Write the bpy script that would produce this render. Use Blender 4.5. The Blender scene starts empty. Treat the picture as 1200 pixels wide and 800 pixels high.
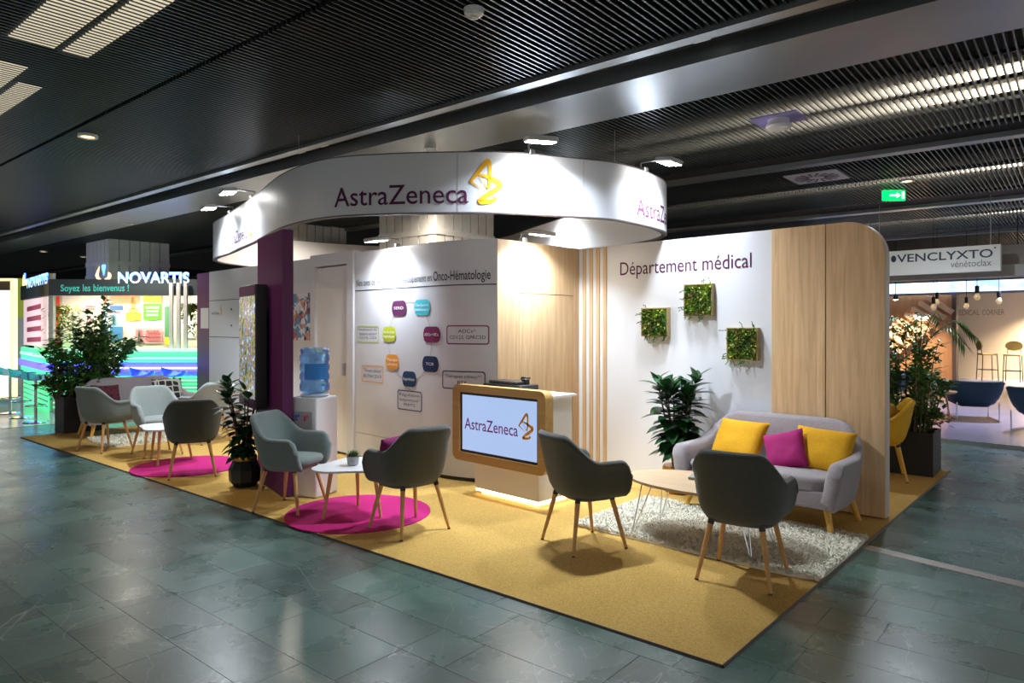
import bpy, bmesh, math, random
from mathutils import Vector, Matrix, noise
random.seed(7)
scene = bpy.context.scene
C = scene.collection
R = math.radians
PI = math.pi

# ------------------------------------------------------------------ camera
F, HC, YH = 810.0, 1.61, 382.0            # focal length in px, eye height, horizon row (1200x800 frame)
YAW = R(134.2)
DV = Vector((math.cos(YAW), math.sin(YAW)))
RV = Vector((math.sin(YAW), -math.cos(YAW)))
cam_d = bpy.data.cameras.new('camera'); cam = bpy.data.objects.new('camera', cam_d); C.objects.link(cam)
cam.location = (0, 0, HC); cam.rotation_euler = (R(90), 0, YAW - R(90))
cam_d.sensor_width = 36; cam_d.lens = 36 * F / 1200; cam_d.shift_y = -(400 - YH) / 1200
cam_d.clip_end = 200; cam_d.clip_start = .05
scene.camera = cam
# ------------------------------------------------------------------ world, exposure
w = bpy.data.worlds.new('hall'); scene.world = w; w.use_nodes = True
w.node_tree.nodes['Background'].inputs[0].default_value = (.76, .74, .73, 1)
w.node_tree.nodes['Background'].inputs[1].default_value = .6
vs = scene.view_settings
vs.view_transform = 'Standard'; vs.look = 'None'; vs.gamma = 1; vs.exposure = 0.42; vs.use_curve_mapping = False
FLOOD = 30.0        # watts of one LED flood

# ------------------------------------------------------------------ pixel helpers (distance comes from what a thing touches)
def P(px, Z, z=0.0, py=None):
    q = DV * Z + RV * ((px - 600) / F * Z)
    return Vector((q.x, q.y, z if py is None else HC - (py - YH) / F * Z))
def fl(px, py, z=0.0): return P(px, F * (HC - z) / (py - YH), z)
def wy(px, py, y):
    k = (px - 600) / F; return P(px, y / (DV.y + RV.y * k), py=py)
E1 = Vector((.9969, .0785, 0)); E2 = Vector((-.0785, .9969, 0))   # building axes (ceiling, slabs, carpet)
def UV(u, v, z=0.0): return E1 * u + E2 * v + Vector((0, 0, z))
ANG = math.atan2(.0785, .9969)
def hit(poly, px, closed=False):
    """nearest crossing of the sight line of column px with a plan polyline: (arc length, depth)"""
    k = (px - 600) / F; s = 0; best = None
    n = len(poly)
    for i in range(n if closed else n - 1):
        a, b = poly[i], poly[(i + 1) % n]
        L = (Vector(b[:2]) - Vector(a[:2])).length
        f = lambda p: (p[0] * RV.x + p[1] * RV.y) - k * (p[0] * DV.x + p[1] * DV.y)
        fa, fb = f(a), f(b)
        if fa * fb <= 0 and fa != fb:
            t = fa / (fa - fb); q = Vector(a[:2]).lerp(Vector(b[:2]), t); Z = q.dot(DV)
            if Z > 0 and (best is None or Z < best[1]): best = (s + L * t, Z)
        s += L
    if best is None:
        best = min(((abs(600 + F * Vector(p[:2]).dot(RV) / Vector(p[:2]).dot(DV) - px), (e, Vector(p[:2]).dot(DV))) for p, e in ((poly[0], 0.0), (poly[-1], s))))[1]
    return best
def along(poly, s, closed=False, off=0.0):
    n = len(poly)
    for i in range(n if closed else n - 1):
        a, b = Vector(poly[i][:2]), Vector(poly[(i + 1) % n][:2]); L = (b - a).length
        if s <= L or i == (n - 1 if closed else n - 2):
            t = (b - a) / L; q = a + t * s; nrm = Vector((t.y, -t.x)); return q + nrm * off, nrm
        s -= L

# ------------------------------------------------------------------ materials
MATS = {}
def nt(name):
    m = bpy.data.materials.new(name); m.use_nodes = True; return m, m.node_tree.nodes, m.node_tree.links, m.node_tree.nodes['Principled BSDF']
def mat(name, col, rough=.5, metal=0, var=0, scale=8, bump=0, bscale=200, emit=0, ecol=None, alpha=1, trans=0, coat=0, objvar=0, stretch=None, sheen=0):
    if name in MATS: return MATS[name]
    m, N, L, b = nt(name)
    b.inputs['Base Color'].default_value = (*col, 1); b.inputs['Roughness'].default_value = rough; b.inputs['Metallic'].default_value = metal
    if trans: b.inputs['Transmission Weight'].default_value = trans
    if coat: b.inputs['Coat Weight'].default_value = coat
    if sheen: b.inputs['Sheen Weight'].default_value = sheen
    if alpha < 1: b.inputs['Alpha'].default_value = alpha
    if emit:
        b.inputs['Emission Color'].default_value = (*(ecol or col), 1); b.inputs['Emission Strength'].default_value = emit
    if var or bump or objvar:
        tc = N.new('ShaderNodeTexCoord'); mp = N.new('ShaderNodeMapping'); L.new(tc.outputs['Object'], mp.inputs[0])
        if stretch: mp.inputs['Scale'].default_value = stretch
    if var:
        n = N.new('ShaderNodeTexNoise'); n.inputs['Scale'].default_value = scale; n.inputs['Detail'].default_value = 6; L.new(mp.outputs[0], n.inputs[0])
        r = N.new('ShaderNodeValToRGB'); L.new(n.outputs[0], r.inputs[0])
        r.color_ramp.elements[0].position = .3; r.color_ramp.elements[1].position = .7
        r.color_ramp.elements[0].color = (*[max(0, c * (1 - var)) for c in col], 1); r.color_ramp.elements[1].color = (*[min(1, c * (1 + var)) for c in col], 1)
        out = r.outputs[0]
        if objvar:
            oi = N.new('ShaderNodeObjectInfo'); mr = N.new('ShaderNodeMapRange'); L.new(oi.outputs['Random'], mr.inputs[0])
            mr.inputs[3].default_value = 1 - objvar; mr.inputs[4].default_value = 1 + objvar
            hs = N.new('ShaderNodeHueSaturation'); L.new(mr.outputs[0], hs.inputs['Value']); L.new(out, hs.inputs['Color']); out = hs.outputs[0]
        L.new(out, b.inputs['Base Color'])
    if bump:
        n2 = N.new('ShaderNodeTexNoise'); n2.inputs['Scale'].default_value = bscale; n2.inputs['Detail'].default_value = 3; L.new(mp.outputs[0], n2.inputs[0])
        bp = N.new('ShaderNodeBump'); bp.inputs['Strength'].default_value = bump; bp.inputs['Distance'].default_value = .01; L.new(n2.outputs[0], bp.inputs['Height']); L.new(bp.outputs[0], b.inputs['Normal'])
    MATS[name] = m; return m
def wood(name, c1, c2, axis='z', scale=1.0, rough=.45):
    if name in MATS: return MATS[name]
    m, N, L, b = nt(name)
    tc = N.new('ShaderNodeTexCoord'); mp = N.new('ShaderNodeMapping'); L.new(tc.outputs['Object'], mp.inputs[0])
    st = {'z': (14, 14, .7), 'x': (.7, 14, 14), 'y': (14, .7, 14)}[axis]; mp.inputs['Scale'].default_value = [v * scale for v in st]
    n = N.new('ShaderNodeTexNoise'); n.inputs['Scale'].default_value = 1.6; n.inputs['Detail'].default_value = 9; n.inputs['Roughness'].default_value = .65; n.inputs['Distortion'].default_value = .8
    L.new(mp.outputs[0], n.inputs[0])
    r = N.new('ShaderNodeValToRGB'); L.new(n.outputs[0], r.inputs[0])
    r.color_ramp.elements[0].position = .28; r.color_ramp.elements[0].color = (*c1, 1); r.color_ramp.elements[1].position = .68; r.color_ramp.elements[1].color = (*c2, 1)
    L.new(r.outputs[0], b.inputs['Base Color']); b.inputs['Roughness'].default_value = rough
    MATS[name] = m; return m
def slate():
    m, N, L, b = nt('slate')
    tc = N.new('ShaderNodeTexCoord'); geo = N.new('ShaderNodeNewGeometry'); oi = N.new('ShaderNodeObjectInfo')
    def noisev(sc, det=5, dist=0):
        n = N.new('ShaderNodeTexNoise'); n.inputs['Scale'].default_value = sc; n.inputs['Detail'].default_value = det; n.inputs['Distortion'].default_value = dist
        L.new(geo.outputs['Position'], n.inputs[0]); return n
    n = noisev(1.3, 7, .6); r = N.new('ShaderNodeValToRGB'); L.new(n.outputs[0], r.inputs[0])
    r.color_ramp.elements[0].position = .3; r.color_ramp.elements[0].color = (.034, .076, .064, 1)
    r.color_ramp.elements[1].position = .72; r.color_ramp.elements[1].color = (.088, .165, .138, 1)
    at = N.new('ShaderNodeAttribute'); at.attribute_name = 'shade'                    # each tile's own shade
    ad = N.new('ShaderNodeMath'); ad.operation = 'ADD'; L.new(oi.outputs['Random'], ad.inputs[0]); L.new(at.outputs['Fac'], ad.inputs[1])
    fr = N.new('ShaderNodeMath'); fr.operation = 'FRACT'; L.new(ad.outputs[0], fr.inputs[0])
    mr = N.new('ShaderNodeMapRange'); L.new(fr.outputs[0], mr.inputs[0]); mr.inputs[3].default_value = .72; mr.inputs[4].default_value = 1.32
    hs = N.new('ShaderNodeHueSaturation'); L.new(mr.outputs[0], hs.inputs['Value']); L.new(r.outputs[0], hs.inputs['Color'])
    # scuffs and scratches: thin bands of warped noise
    n2 = noisev(1.7, 2, 1.5); sub = N.new('ShaderNodeMath'); sub.operation = 'SUBTRACT'; L.new(n2.outputs[0], sub.inputs[0]); sub.inputs[1].default_value = .52
    ab = N.new('ShaderNodeMath'); ab.operation = 'ABSOLUTE'; L.new(sub.outputs[0], ab.inputs[0])
    sc = N.new('ShaderNodeMapRange'); L.new(ab.outputs[0], sc.inputs[0]); sc.inputs[1].default_value = 0; sc.inputs[2].default_value = .003; sc.inputs[3].default_value = .75; sc.inputs[4].default_value = 0
    n3 = noisev(40, 4); sp = N.new('ShaderNodeMapRange'); L.new(n3.outputs[0], sp.inputs[0]); sp.inputs[1].default_value = .6; sp.inputs[2].default_value = .8; sp.inputs[4].default_value = .35
    mx0 = N.new('ShaderNodeMath'); mx0.operation = 'MAXIMUM'; L.new(sp.outputs[0], mx0.inputs[1])
    n6 = noisev(.55, 1, 2.2); sub2 = N.new('ShaderNodeMath'); sub2.operation = 'SUBTRACT'; L.new(n6.outputs[0], sub2.inputs[0]); sub2.inputs[1].default_value = .5
    ab2 = N.new('ShaderNodeMath'); ab2.operation = 'ABSOLUTE'; L.new(sub2.outputs[0], ab2.inputs[0]); sc2 = N.new('ShaderNodeMapRange'); L.new(ab2.outputs[0], sc2.inputs[0]); sc2.inputs[2].default_value = .0018; sc2.inputs[3].default_value = .7; sc2.inputs[4].default_value = 0
    mx1 = N.new('ShaderNodeMath'); mx1.operation = 'MAXIMUM'; L.new(sc.outputs[0], mx1.inputs[0]); L.new(sc2.outputs[0], mx1.inputs[1]); L.new(mx1.outputs[0], mx0.inputs[0])
    mx = N.new('ShaderNodeMix'); mx.data_type = 'RGBA'; L.new(mx0.outputs[0], mx.inputs['Factor']); L.new(hs.outputs[0], mx.inputs['A']); mx.inputs['B'].default_value = (.3, .35, .3, 1)
    L.new(mx.outputs['Result'], b.inputs['Base Color'])
    n4 = noisev(3, 5); rr = N.new('ShaderNodeMapRange'); L.new(n4.outputs[0], rr.inputs[0]); rr.inputs[1].default_value = .3; rr.inputs[2].default_value = .7; rr.inputs[3].default_value = .24; rr.inputs[4].default_value = .34
    L.new(rr.outputs[0], b.inputs['Roughness'])
    b.inputs['Specular IOR Level'].default_value = .85
    n5 = noisev(55, 4); bp = N.new('ShaderNodeBump'); bp.inputs['Strength'].default_value = .04; bp.inputs['Distance'].default_value = .02; L.new(n5.outputs[0], bp.inputs['Height']); L.new(bp.outputs[0], b.inputs['Normal'])
    return m
WHITE = mat('white_vinyl', (.68, .69, .73), .42)
WHITEP = mat('white_paint', (.78, .78, .79), .3)
OAK = wood('oak', (.46, .29, .15), (.68, .48, .28))
OAKX = wood('oak_x', (.5, .33, .18), (.72, .54, .34), 'x')
OAKPALE = wood('oak_pale', (.56, .34, .16), (.84, .58, .33))
OAKDARK = wood('oak_frame', (.38, .22, .06), (.52, .32, .1), 'x')
BEECH = wood('beech', (.5, .25, .08), (.68, .38, .14))
PURPLE = mat('aubergine', (.12, .008, .09), .4)
PURPLETXT = mat('aubergine_print', (.085, .006, .06), .85)
BLACK = mat('black_plastic', (.012, .012, .013), .35)
MATTEBLACK = mat('matte_black', (.01, .01, .011), .8)
CHROME = mat('chrome', (.7, .72, .74), .15, 1)
STEEL = mat('brushed_steel', (.55, .55, .56), .3, 1, var=.1, scale=30)
GOLD = mat('emblem_gold', (.85, .42, .02), .35)
CHARCOAL = mat('charcoal_fabric', (.066, .07, .062), .9, var=.25, scale=180, bump=.4, bscale=700, sheen=.3)
GREYFAB = mat('grey_green_fabric', (.16, .2, .19), .9, var=.2, scale=150, bump=.4, bscale=600, sheen=.3)
LIGHTFAB = mat('light_grey_fabric', (.3, .34, .33), .9, var=.18, scale=150, bump=.4, bscale=600, sheen=.3)
LILAC = mat('lilac_grey_fabric', (.37, .325, .345), .9, var=.15, scale=120, bump=.4, bscale=600, sheen=.3)
MUSTARD = mat('mustard_carpet', (.6, .37, .09), .95, var=.26, scale=110, bump=.3, bscale=500)
PINK = mat('magenta_felt', (.5, .004, .16), .95, var=.12, scale=200, bump=.2, bscale=500)
YELLOWC = mat('yellow_cotton', (.78, .39, .004), .85, var=.1, scale=100, bump=.3, bscale=500)
MAGENTAC = mat('magenta_cotton', (.42, .008, .16), .8, var=.1, scale=100, bump=.3, bscale=500)
YELLOWV = mat('yellow_upholstery', (.8, .45, .02), .7, var=.08, scale=60)
LEAF = mat('ficus_leaf', (.018, .075, .022), .28, var=.5, scale=5, objvar=.35)
LEAFB = mat('shrub_leaf', (.085, .22, .045), .4, var=.7, scale=3)
MOSS = mat('moss', (.12, .22, .015), .9, var=.75, scale=16, bump=.5, bscale=60)
STEM = mat('bark', (.16, .09, .045), .8, var=.3, scale=20)
SLATM = mat('slat_metal', (.07, .084, .088), .36, .6)
SOFFIT = mat('soffit_metal', (.3, .33, .35), .32, .75, var=.08, scale=2)
SLATE = slate()
LAMP = mat('lamp_glow', (1, 1, 1), .5, emit=40, ecol=(1, .98, .94))

# ------------------------------------------------------------------ mesh helpers
class MB:
    def __init__(s, xf=None): s.v = []; s.f = []; s.xf = xf
    def add(s, vs, fs):
        n = len(s.v); s.v += [s.xf(Vector(p)) if s.xf else Vector(p) for p in vs]; s.f += [tuple(i + n for i in q) for q in fs]; return s
    def box(s, x0, y0, z0, x1, y1, z1):
        return s.add([(x, y, z) for z in (z0, z1) for x, y in ((x0, y0), (x1, y0), (x1, y1), (x0, y1))], [(3, 2, 1, 0), (4, 5, 6, 7), (0, 1, 5, 4), (1, 2, 6, 5), (2, 3, 7, 6), (3, 0, 4, 7)])
    def rbox(s, x0, y0, z0, x1, y1, z1, r=.01, seg=2):
        bm = bmesh.new(); bmesh.ops.create_cube(bm, size=1)
        for v in bm.verts: v.co = Vector(((x0 + x1) / 2 + v.co.x * (x1 - x0), (y0 + y1) / 2 + v.co.y * (y1 - y0), (z0 + z1) / 2 + v.co.z * (z1 - z0)))
        bmesh.ops.bevel(bm, geom=bm.edges[:], offset=r, segments=seg, affect='EDGES', profile=.5)
        bm.verts.index_update(); s.add([v.co.copy() for v in bm.verts], [tuple(v.index for v in f.verts) for f in bm.faces]); bm.free(); return s
    def tube(s, pts, rad, seg=8, cap=True):
        pts = [Vector(p) for p in pts]; rr = rad if isinstance(rad, (list, tuple)) else [rad] * len(pts)
        vs = []; fs = []; up = Vector((.123, .456, .88)).normalized()
        for i, p in enumerate(pts):
            t = (pts[min(i + 1, len(pts) - 1)] - pts[max(i - 1, 0)]).normalized()
            a = t.cross(up)
            if a.length < .1: a = t.cross(Vector((1, 0, 0)))
            a.normalize(); b = t.cross(a)
            vs += [p + (a * math.cos(q) + b * math.sin(q)) * rr[i] for q in [2 * PI * k / seg for k in range(seg)]]
        for i in range(len(pts) - 1):
            for k in range(seg): fs.append((i * seg + k, i * seg + (k + 1) % seg, (i + 1) * seg + (k + 1) % seg, (i + 1) * seg + k))
        if cap: fs += [tuple(range(seg))[::-1], tuple((len(pts) - 1) * seg + k for k in range(seg))]
        return s.add(vs, fs)
    def lathe(s, prof, seg=24, c=(0, 0, 0), cap=True):
        vs = [(c[0] + r * math.cos(2 * PI * k / seg), c[1] + r * math.sin(2 * PI * k / seg), c[2] + z) for r, z in prof for k in range(seg)]
        fs = [(i * seg + k, i * seg + (k + 1) % seg, (i + 1) * seg + (k + 1) % seg, (i + 1) * seg + k) for i in range(len(prof) - 1) for k in range(seg)]
        if cap: fs += [tuple(range(seg))[::-1], tuple((len(prof) - 1) * seg + k for k in range(seg))]
        return s.add(vs, fs)
    def prism(s, poly, f0, f1):
        """poly of 2-D points, f0/f1 map (a,b) to the two faces"""
        n = len(poly)
        return s.add([f0(*p) for p in poly] + [f1(*p) for p in poly], [tuple(range(n))[::-1], tuple(range(n, 2 * n))] + [(i, (i + 1) % n, n + (i + 1) % n, n + i) for i in range(n)])
    def mesh(s, name):
        me = bpy.data.meshes.new(name); me.from_pydata([tuple(v) for v in s.v], [], s.f); me.update(); return me
    def build(s, name, m, parent=None, smooth=False, fix=True):
        me = s.mesh(name)
        if fix:
            bm = bmesh.new(); bm.from_mesh(me); bmesh.ops.recalc_face_normals(bm, faces=bm.faces); bm.to_mesh(me); bm.free()
        return link(name, me, m, parent, smooth)
def link(name, me, m, parent=None, smooth=False):
    if m and not me.materials: me.materials.append(m)
    if smooth:
        for p in me.polygons: p.use_smooth = True
        try: me.set_sharp_from_angle(angle=R(42 if smooth is True else smooth))
        except Exception: pass
    o = bpy.data.objects.new(name, me); C.objects.link(o)
    if parent: o.parent = parent
    return o
def tag(o, label, cat, group=None):
    o['label'] = label; o['category'] = cat
    if group: o['group'] = group
    return o
def thing(name, label, cat, loc=(0, 0, 0), rz=0, group=None):
    o = bpy.data.objects.new(name, None); C.objects.link(o); o.location = loc; o.rotation_euler = (0, 0, rz); o.empty_display_size = .1
    return tag(o, label, cat, group)
def struct(o): o['kind'] = 'structure'; return o
def copy_tree(o, parent=None):
    c = o.copy(); C.objects.link(c); c.parent = parent
    for ch in list(o.children): copy_tree(ch, c)
    return c
def dup(o, loc, rz, label):
    c = copy_tree(o); c.location = loc; c.rotation_euler = (0, 0, rz); c['label'] = label; return c
def relabel_mat(o, old, new):
    for ch in [o] + list(o.children):
        if ch.type == 'MESH' and ch.data.materials and ch.data.materials[0] == old:
            ch.data = ch.data.copy(); ch.data.materials[0] = new
def lamp(loc, dirv, power, size=(.18, .12), col=(.8, .9, 1), parent=None, spread=135):
    d = bpy.data.lights.new('flood_light', 'AREA'); d.shape = 'RECTANGLE'; d.size, d.size_y = size; d.energy = power; d.color = col; d.spread = R(spread)
    o = bpy.data.objects.new('lamp_light', d); C.objects.link(o); o.location = loc; o.rotation_euler = Vector(dirv).to_track_quat('-Z', 'Y').to_euler()
    if parent: o.parent = parent
    return o
def rrect(x0, y0, x1, y1, r, n=5):
    out = []
    for cx, cy, a in ((x1 - r, y0 + r, -90), (x1 - r, y1 - r, 0), (x0 + r, y1 - r, 90), (x0 + r, y0 + r, 180)):
        out += [(cx + r * math.cos(R(a + 90 * k / n)), cy + r * math.sin(R(a + 90 * k / n))) for k in range(n + 1)]
    return out
def catmull(pts, n=8, closed=False):
    pts = [Vector(p) for p in pts]; out = []; m = len(pts)
    for i in range(m if closed else m - 1):
        g = (lambda j: pts[j % m]) if closed else (lambda j: pts[max(0, min(m - 1, j))])
        p0, p1, p2, p3 = g(i - 1), g(i), g(i + 1), g(i + 2)
        for k in range(n):
            t = k / n; out.append(.5 * ((2 * p1) + (p2 - p0) * t + (2 * p0 - 5 * p1 + 4 * p2 - p3) * t * t + (3 * p1 - p0 - 3 * p2 + p3) * t ** 3))
    if not closed: out.append(pts[-1])
    return out
TXT = {}
def text2d(s, bold=0.0):
    key = (s, bold)
    if key in TXT: return TXT[key]
    cu = bpy.data.curves.new('t', 'FONT'); cu.body = s; cu.offset = bold; cu.resolution_u = 3
    o = bpy.data.objects.new('t', cu); C.objects.link(o); dg = bpy.context.evaluated_depsgraph_get(); dg.update()
    me = o.evaluated_get(dg).to_mesh(); vs = [(v.co.x, v.co.y) for v in me.vertices]; fs = [tuple(p.vertices) for p in me.polygons]
    o.evaluated_get(dg).to_mesh_clear(); bpy.data.objects.remove(o); bpy.data.curves.remove(cu)
    x0 = min(v[0] for v in vs); x1 = max(v[0] for v in vs); h = max(v[1] for v in vs)
    TXT[key] = ([((x - x0) / (x1 - x0), y / h) for x, y in vs], fs); return TXT[key]
def lettering(name, s, mapf, m, parent, bold=0.0):
    """mapf(u, v): u 0..1 along the line, v 0 baseline .. 1 top of capitals"""
    vs, fs = text2d(s, bold); mb = MB(); mb.add([mapf(*p) for p in vs], fs); return mb.build(name, m, parent, fix=False)
def lines_of_text(name, n, mapf, m, parent, seed=0):
    """small print too fine to read: rows of word-length bars, mapf over the unit square"""
    rn = random.Random(seed); mb = MB()
    for i in range(n):
        v1 = 1 - i / n; v0 = v1 - .55 / n; u = .02 + (.1 * rn.random())
        while u < .9:
            wd = .06 + .14 * rn.random(); a, b = u, min(u + wd, .98); mb.add([mapf(a, v0), mapf(b, v0), mapf(b, v1), mapf(a, v1)], [(0, 1, 2, 3)]); u += wd + .03
    o = mb.build(name, m, parent, fix=False); o['kind'] = 'stuff'; return o
EMB = [  # the twisted-ribbon emblem: strokes (x, y, width) in a 0..1 box, y up
    [(.02, .52, .05), (.22, .7, .085), (.5, .96, .1), (.61, .96, .09), (.63, .8, .085), (.625, .55, .075), (.585, .37, .06), (.52, .39, .028), (.38, .53, .02), (.29, .65, .02)],
    [(.27, .675, .03), (.56, .62, .07), (.9, .49, .12), (.97, .44, .12), (.88, .36, .11), (.55, .2, .1), (.31, .07, .09), (.36, .03, .085), (.6, .045, .08), (.82, .1, .05), (.68, .2, .012)],
    [(.02, .51, .05), (.2, .42, .025), (.46, .29, .012)]]
def emblem(name, mapf, m, parent):
    mb = MB()
    for st in EMB:
        q = catmull(st, 6); vs = []
        for i, p in enumerate(q):
            t = q[min(i + 1, len(q) - 1)] - q[max(i - 1, 0)]; l = math.hypot(t.x, t.y) or 1; wd = abs(p.z) * .64
            vs += [mapf(p.x - t.y / l * wd, p.y + t.x / l * wd), mapf(p.x + t.y / l * wd, p.y - t.x / l * wd)]
        mb.add(vs, [(2 * i, 2 * i + 1, 2 * i + 3, 2 * i + 2) for i in range(len(q) - 1)])
        for e in (q[0], q[-1]):
            mb.add([mapf(e.x + abs(e.z) * .64 * math.cos(a), e.y + abs(e.z) * .64 * math.sin(a)) for a in [2 * PI * k / 8 for k in range(8)]], [tuple(range(8))])
    return mb.build(name, m, parent, fix=False)

# ================================================================== THE HALL
ZC = 3.42
LIGHTGREY = mat('pale_vinyl_floor', (.5, .52, .55), .18, var=.06, scale=3)
PURPLELIT = mat('purple_lit_floor', (.33, .33, .46), .2, var=.06, scale=2)  # pale vinyl with the purple light put into its base colour
GROUT = mat('grout', (.3, .36, .3), .6)
floor = struct(MB(lambda p: UV(p.x, p.y, p.z)).box(-34, -8, -.08, 8, 34, -.002).build('floor', GROUT))
# ---- slate slabs laid in rows along the building axis
corner = Vector((-1.564, 3.033)); far_c = Vector((-12.029, 2.209)); right_c = Vector((-1.861, 8.86)); back_c = right_c + (far_c - corner)
cu0 = corner.x * E1.x + corner.y * E1.y; cv0 = corner.x * E2.x + corner.y * E2.y
tiles = []; rt = random.Random(3); v = -1.2; row = 0
while v < 14:
    wd = rt.choice((.3, .3, .4)); u = -22 - rt.random() * .5
    while u < 5:
        ln = rt.choice((.3, .4, .5, .6, .6, .75)); uc, vc = u + ln / 2, v + wd / 2
        inside = (u + ln < cu0 - .02 and v > cv0 + .02 and u > cu0 - 10.4 and v + wd < cv0 + 5.7)
        p = UV(uc, vc); Z = p.x * DV.x + p.y * DV.y; X = p.x * RV.x + p.y * RV.y
        if not inside and not (uc < -13.2 and vc > 3.4) and not (vc > 11.4 and uc > -4):
            vis = Z > .6 and abs(X / Z) < .8
            px = 600 + F * X / Z if Z > .1 else 0; py = YH + F * HC / Z if Z > .1 else 9999
            tiles.append((ln * wd / Z ** 3 if vis and 0 < px < 1200 and py < 815 else 0, uc, vc, ln, wd))
        u += ln
    v += wd; row += 1
tiles.sort(reverse=True)
tmesh = {}
def tile_box(mb, uc, vc, ln, wd, rot):
    g, b, h = .001, .0008, .0; a, c = ln / 2 - g, wd / 2 - g
    f = (lambda x, y, z: UV(uc + x, vc + y, z)) if rot else (lambda x, y, z: Vector((x, y, z)))
    mb.add([f(x, y, -.002) for x, y in ((-a, -c), (a, -c), (a, c), (-a, c))] + [f(x, y, 0) for x, y in ((-a + b, -c + b), (a - b, -c + b), (a - b, c - b), (-a + b, c - b))],
           [(4, 5, 6, 7), (0, 1, 5, 4), (1, 2, 6, 5), (2, 3, 7, 6), (3, 0, 4, 7)])
for q in tiles[:295]:
    k = (q[3], q[4])
    if k not in tmesh:
        mb = MB(); tile_box(mb, 0, 0, *k, False); tmesh[k] = mb.mesh('floor_tile')
    o = link('floor_tile', tmesh[k], SLATE, floor); o.location = UV(q[1], q[2]); o.rotation_euler = (0, 0, ANG)
mb = MB()
for q in tiles[295:]: tile_box(mb, *q[1:], True)
me = mb.mesh('distant_floor_tiles'); at = me.attributes.new('shade', 'FLOAT', 'FACE')
for i, q in enumerate(tiles[295:]):
    s_ = rt.random()
    for k in range(5): at.data[i * 5 + k].value = s_
o = link('distant_floor_tiles', me, SLATE, floor); o['kind'] = 'stuff'
# pale floors of the neighbouring stands
struct(MB().prism([(-13.3, 2.2), (-13.3, 6.2), (-22, 9), (-22, 2.2)], lambda a, b: Vector((a, b, -.004)), lambda a, b: Vector((a, b, .004))).build('floor', LIGHTGREY))
# floor track of the sliding partition
a, b = fl(1015, 641), fl(1200, 685.5); dd = (b - a).normalized(); nn = Vector((-dd.y, dd.x, 0)); a2 = a - dd * .4; b2 = b + dd * 1.6
tr = struct(MB().prism([(0, -.055), ((b2 - a2).length, -.055), ((b2 - a2).length, .055), (0, .055)], lambda s, t: a2 + dd * s + nn * t, lambda s, t: a2 + dd * s + nn * t + Vector((0, 0, .003))).build('trim_1', mat('track_beige', (.42, .36, .3), .4, .3)))
for off in (-.04, .0, .034):
    MB().prism([(0, off - .004), ((b2 - a2).length, off - .004), ((b2 - a2).length, off + .006), (0, off + .006)], lambda s, t: a2 + dd * s + nn * t + Vector((0, 0, .003)), lambda s, t: a2 + dd * s + nn * t + Vector((0, 0, .005))).build('rail', STEEL, tr)

# ---- ceiling
UXF = lambda p: UV(p.x, p.y, p.z)
ceiling = struct(MB(UXF).box(-32, -7, 4.0, 7, 32, 4.1).build('ceiling', MATTEBLACK))
bands = [(-3.2, .6), (.64, 3.98), (5.15, 7.6), (8.1, 11.3), (12.1, 15.3), (16.1, 19.5)]
def slat_panel(vl, ul=2.4, pitch=.05):
    mb = MB(); n = round(ul / pitch)
    for i in range(n): mb.box(i * pitch, 0, 0, i * pitch + .011, vl, .055)
    for k in range(max(2, int(vl / .6)) + 1):
        y = .02 + (vl - .06) * k / max(2, int(vl / .6)); mb.box(0, y, .05, n * pitch, y + .02, .075)
    return mb.mesh('slat_panel')
for i, (v0, v1) in enumerate(bands):
    halves = [(v0, v1)] if v1 - v0 < 2.6 else [(v0, (v0 + v1) / 2 - .02), ((v0 + v1) / 2 + .02, v1)]
    for h0, h1 in halves:
        me = slat_panel(h1 - h0)
        for k in range(13 if i < 3 else 11):
            u = 2.0 - 2.4 * (k + 1)
            if i >= 3 and u < -24: continue
            o = link('slat_panel', me, SLATM, ceiling); o.location = UV(u, h0, ZC); o.rotation_euler = (0, 0, ANG); o['kind'] = 'stuff'
# beams and soffits between the slatted fields
for n_, (v0, v1, z0, z1, m) in enumerate([(3.98, 4.08, ZC - .03, ZC + .1, SOFFIT), (4.08, 4.42, ZC + .12, ZC + .2, MATTEBLACK), (4.42, 5.15, ZC - .02, ZC + .1, SOFFIT), (7.6, 7.95, ZC + .02, ZC + .2, MATTEBLACK), (7.95, 8.1, ZC - .03, ZC + .1, SOFFIT),
                           (11.3, 11.9, ZC + .02, ZC + .2, MATTEBLACK), (11.9, 12.1, ZC - .03, ZC + .1, SOFFIT), (15.3, 15.9, ZC + .02, ZC + .2, MATTEBLACK), (15.9, 16.1, ZC - .03, ZC + .1, SOFFIT)]):
    MB(UXF).box(-30, v0, z0, 5, v1, z1).build('ceiling_beam', m, ceiling)
for u in (-1.98, -6.1, -6.5):                                       # small boxes in the black channel
    MB(UXF).rbox(u, 4.14, ZC + .04, u + .12, 4.26, ZC + .12, .008).build('channel_socket', WHITEP, ceiling)
# light troughs above the slats
WARMTUBE = mat('warm_tube', (1, 1, 1), .5, emit=4.5, ecol=(1, .88, .68))
def trough(u0, u1, v, label, wd=.12, e=None, dz=0.0, unit=None):
    t = thing('ceiling_light', label, 'ceiling light', UV((u0 + u1) / 2, v, ZC + .12))
    f = lambda p: UV(p.x, p.y, 0)
    base = UV((u0 + u1) / 2, v, ZC + .12)
    MB(lambda p: UV(p.x, p.y, p.z) - base).box(u0, v - wd * .8, ZC + .2, u1, v + wd * .8, ZC + .24).build('housing', mat('trough_white', (.7, .66, .58), .5), t)
    a = u0
    while a < u1:
        b = min(u1, a + (unit[0] if unit else 99)); MB(lambda p: UV(p.x, p.y, p.z) - base).box(a, v - wd / 2, ZC + .17 + dz, b, v + wd / 2, ZC + .2 + dz).build('diffuser', e or WARMTUBE, t); a = b + (unit[1] if unit else 1)
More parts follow.
